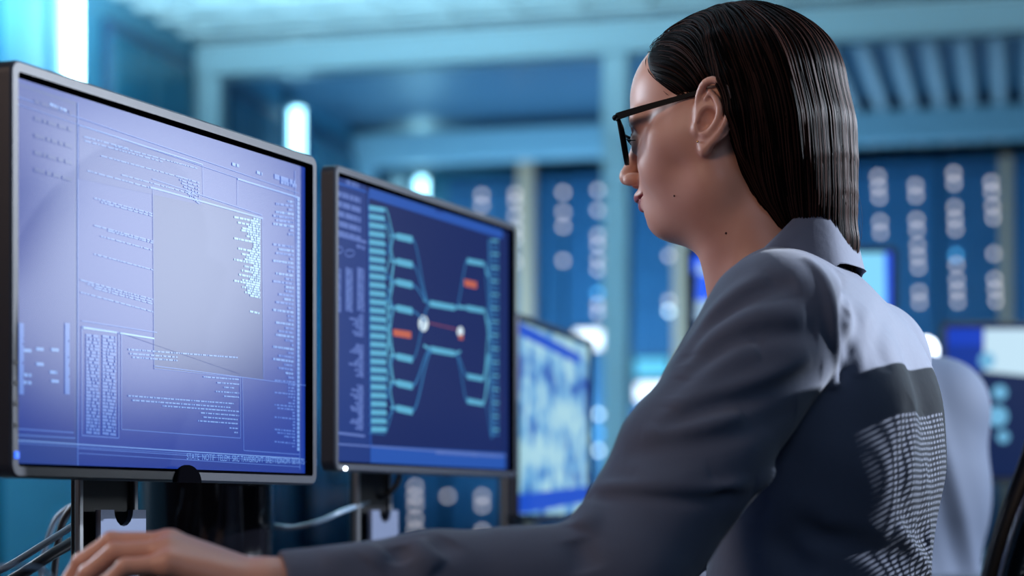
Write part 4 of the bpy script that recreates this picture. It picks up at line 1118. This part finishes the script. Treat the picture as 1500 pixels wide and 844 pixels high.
def bod2(P):
    d=ell(P,b2(-.13,.12,.225),(.075,.095,.10)); d=smin(d,cone(P,b2(-.10,.08,.20),b2(-.03,.0,.16),.052,.06),.03)
    d=smin(d,ell(P,b2(-.01,0,0),(.12,.08,.2)),.05)
    for S,Eb,Wr in ((b2(.085,.0,.14),b2(.13,.24,.0),b2(.06,.50,-.050)),(b2(-.16,.0,.13),b2(-.19,.24,.0),b2(-.10,.50,-.050))):
        d=smin(d,chain(P,[S,Eb,Wr],(.042,.034,.025),.01),.02)
        c=(np.abs(P-(Wr+np.array([-.03,.05,0]))).max(-1)<.15)
        s=1 if S[0]>.6 else -1
        d=smin(d,masked(P,c,lambda p:hand(p,Wr,(-.1*s,.99,.10),(s*-1,.1,.0))),.012)
    return d
p2=thing('person','colleague in a pale grey coat seen from behind at the rear desk','person',W(*(C2+[0,0,-ZC])),TH)
w2=lambda V:V-(C2+np.array([0,0,-ZC]))
V2,F2=surf(bod2,C2+np.array([-.35,-.2,-.3]),C2+np.array([.3,.75,.36]),.003); npmesh('body',w2(V2),F2,M_skin,p2)
V2,F2=surf(lambda P: smax(ell(P,b2(-.125,.105,.235),(.085,.095,.105)),-(P[:,2]-.17-(.12-(P[:,1]-3.05))*.3),.02),C2+np.array([-.3,-.1,.05]),C2+np.array([.1,.3,.4]),.004); npmesh('hair',w2(V2),F2,M_hairb,p2)
M_coat=mat('pale_coat',lin(56,66,84),.8)
V2,F2=surf(coat,C2+np.array([-.30,-.2,-.50]),C2+np.array([.3,.58,.30]),.004); npmesh('coat',w2(V2),F2,M_coat,p2)
b=MB(); b.tube([w2(b2(.015+.055*math.cos(a),.03+.045*math.sin(a),.238+.006*math.cos(a))) for a in np.linspace(PI,2.35*PI,18)],.014,n=10,flat=1.5); b.build('shirt_collar',mat('white_collar',lin(225,230,235),.7),p2)['label']='white shirt collar'
def tr2(P):
    d=ell(P,b2(0,0,-.42),(.17,.14,.12))
    for s in (1,-1): d=smin(d,chain(P,[b2(s*.09,0,-.44),b2(s*.13,.42,-.42),b2(s*.13,.40,-.76)],(.09,.065,.05),.03),.04)
    return d
V2,F2=surf(tr2,C2+np.array([-.35,-.25,-.84]),C2+np.array([.35,.6,-.2]),.008); npmesh('trousers',w2(V2),F2,MATS['dark_trousers'],p2)
st=thing('stool','round black stool under the colleague','stool',W(*(C2+[0,0,-ZC])),TH)
b=MB(); b.lathe([(0,.27),(.15,.27),(.175,.285),(.175,.305),(.16,.318),(0,.318)],n=32); b.build('seat',M_black,st)
b=MB(); b.cyl((0,0,.03),(0,0,.28),.025); b.build('column',M_met,st)
b=MB(); b.lathe([(0,.001),(.2,.001),(.2,.012),(.03,.035),(0,.035)],n=32); b.build('base',M_met,st)
# ------------------------------------------------------------------ light
def area(name,loc,target,size,power,col,sizey=None,spread=PI):
    l=bpy.data.lights.new(name,'AREA'); l.energy=power; l.color=col; l.size=size
    if sizey: l.shape='RECTANGLE'; l.size_y=sizey
    l.spread=spread
    o=bpy.data.objects.new(name,l); C.objects.link(o); o.location=W(*loc)
    from mathutils import Vector
    d=Vector(W(*target))-Vector(W(*loc)); o.rotation_euler=d.to_track_quat('-Z','Y').to_euler(); return o
def point(name,loc,r,power,col):
    l=bpy.data.lights.new(name,'POINT'); l.energy=power; l.color=col; l.shadow_soft_size=r
    o=bpy.data.objects.new(name,l); C.objects.link(o); o.location=W(*loc); return o
K=(2.48,2.52,1.14)
l=bpy.data.lights.new('key_spot','SPOT'); l.energy=820; l.color=(.78,.86,1); l.shadow_soft_size=.011; l.spot_size=math.radians(50.4); l.spot_blend=.05
from mathutils import Vector
o=bpy.data.objects.new('key_spot',l); C.objects.link(o); o.location=W(*K); o.rotation_euler=(Vector(W(K[0]-1.98,K[1]+.278,K[2]-.80))-Vector(W(*K))).to_track_quat('-Z','Y').to_euler()
point('low_lamp',(1.745,3.205,.56),.33,46,(.80,.89,1))
area('overhead_desk_fill',(.1,2.6,1.75),(.1,2.4,0),.9,5,(.55,.78,1))  # added unseen overhead fill, lightly brightening the shoulders
area('screen_side_fill',(-1.5,2.9,.75),(.2,2,.2),.7,30,(.72,.84,1))
area('warm_fill',(-1.3,.8,.95),(.15,1.95,.3),.5,8.5,(1,.72,.58))
# added unseen fill lights facing up, brightening the ceiling, beam and racks
for (x,y,p) in ((-2.2,5.6,185),(.6,5.4,44),(3.6,5.0,6)):
    l=bpy.data.lights.new('uplight_fill','AREA'); l.size=1.2; l.energy=p; l.color=(.46,.85,1)
    o=bpy.data.objects.new('uplight_fill',l); C.objects.link(o); o.location=(x,y,CEI-.5); o.rotation_euler=(PI,0,0)
for (x,y,p) in ((-2.2,8.7,36),(-1.0,8.9,9),(.5,8.7,7)):  # added fill at mid height, tilted up towards the header and racks
    l=bpy.data.lights.new('uplight_fill','AREA'); l.size=.8; l.energy=p; l.color=(.32,.70,1)
    o=bpy.data.objects.new('uplight_fill',l); C.objects.link(o); o.location=(x,y,1.3); o.rotation_euler=(math.radians(150),0,0)
w=bpy.data.worlds.new('World'); bpy.context.scene.world=w; w.use_nodes=True
w.node_tree.nodes['Background'].inputs[0].default_value=(.02,.06,.12,1); w.node_tree.nodes['Background'].inputs[1].default_value=.3

cam=bpy.data.cameras.new('camera'); co=bpy.data.objects.new('camera',cam); C.objects.link(co)
co.location=(0,0,ZC); co.rotation_euler=(PI/2,0,TH); cam.lens=72; cam.sensor_width=36; cam.shift_y=(750-422)/1500
cam.dof.use_dof=True; cam.dof.focus_distance=1.98; cam.dof.aperture_fstop=3.1
area('cool_fill',(.5,-.7,1.25),(.25,1.9,.1),.9,7,(.50,.68,1))
sc=bpy.context.scene; sc.camera=co
sc.view_settings.view_transform='Standard'; sc.view_settings.look='None'; sc.view_settings.exposure=0; sc.view_settings.gamma=1
sc.cycles.use_denoising=True; sc.cycles.use_adaptive_sampling=False
sc.cycles.max_bounces=6; sc.cycles.transparent_max_bounces=8; sc.cycles.caustics_reflective=False; sc.cycles.caustics_refractive=False; sc.cycles.sample_clamp_indirect=4
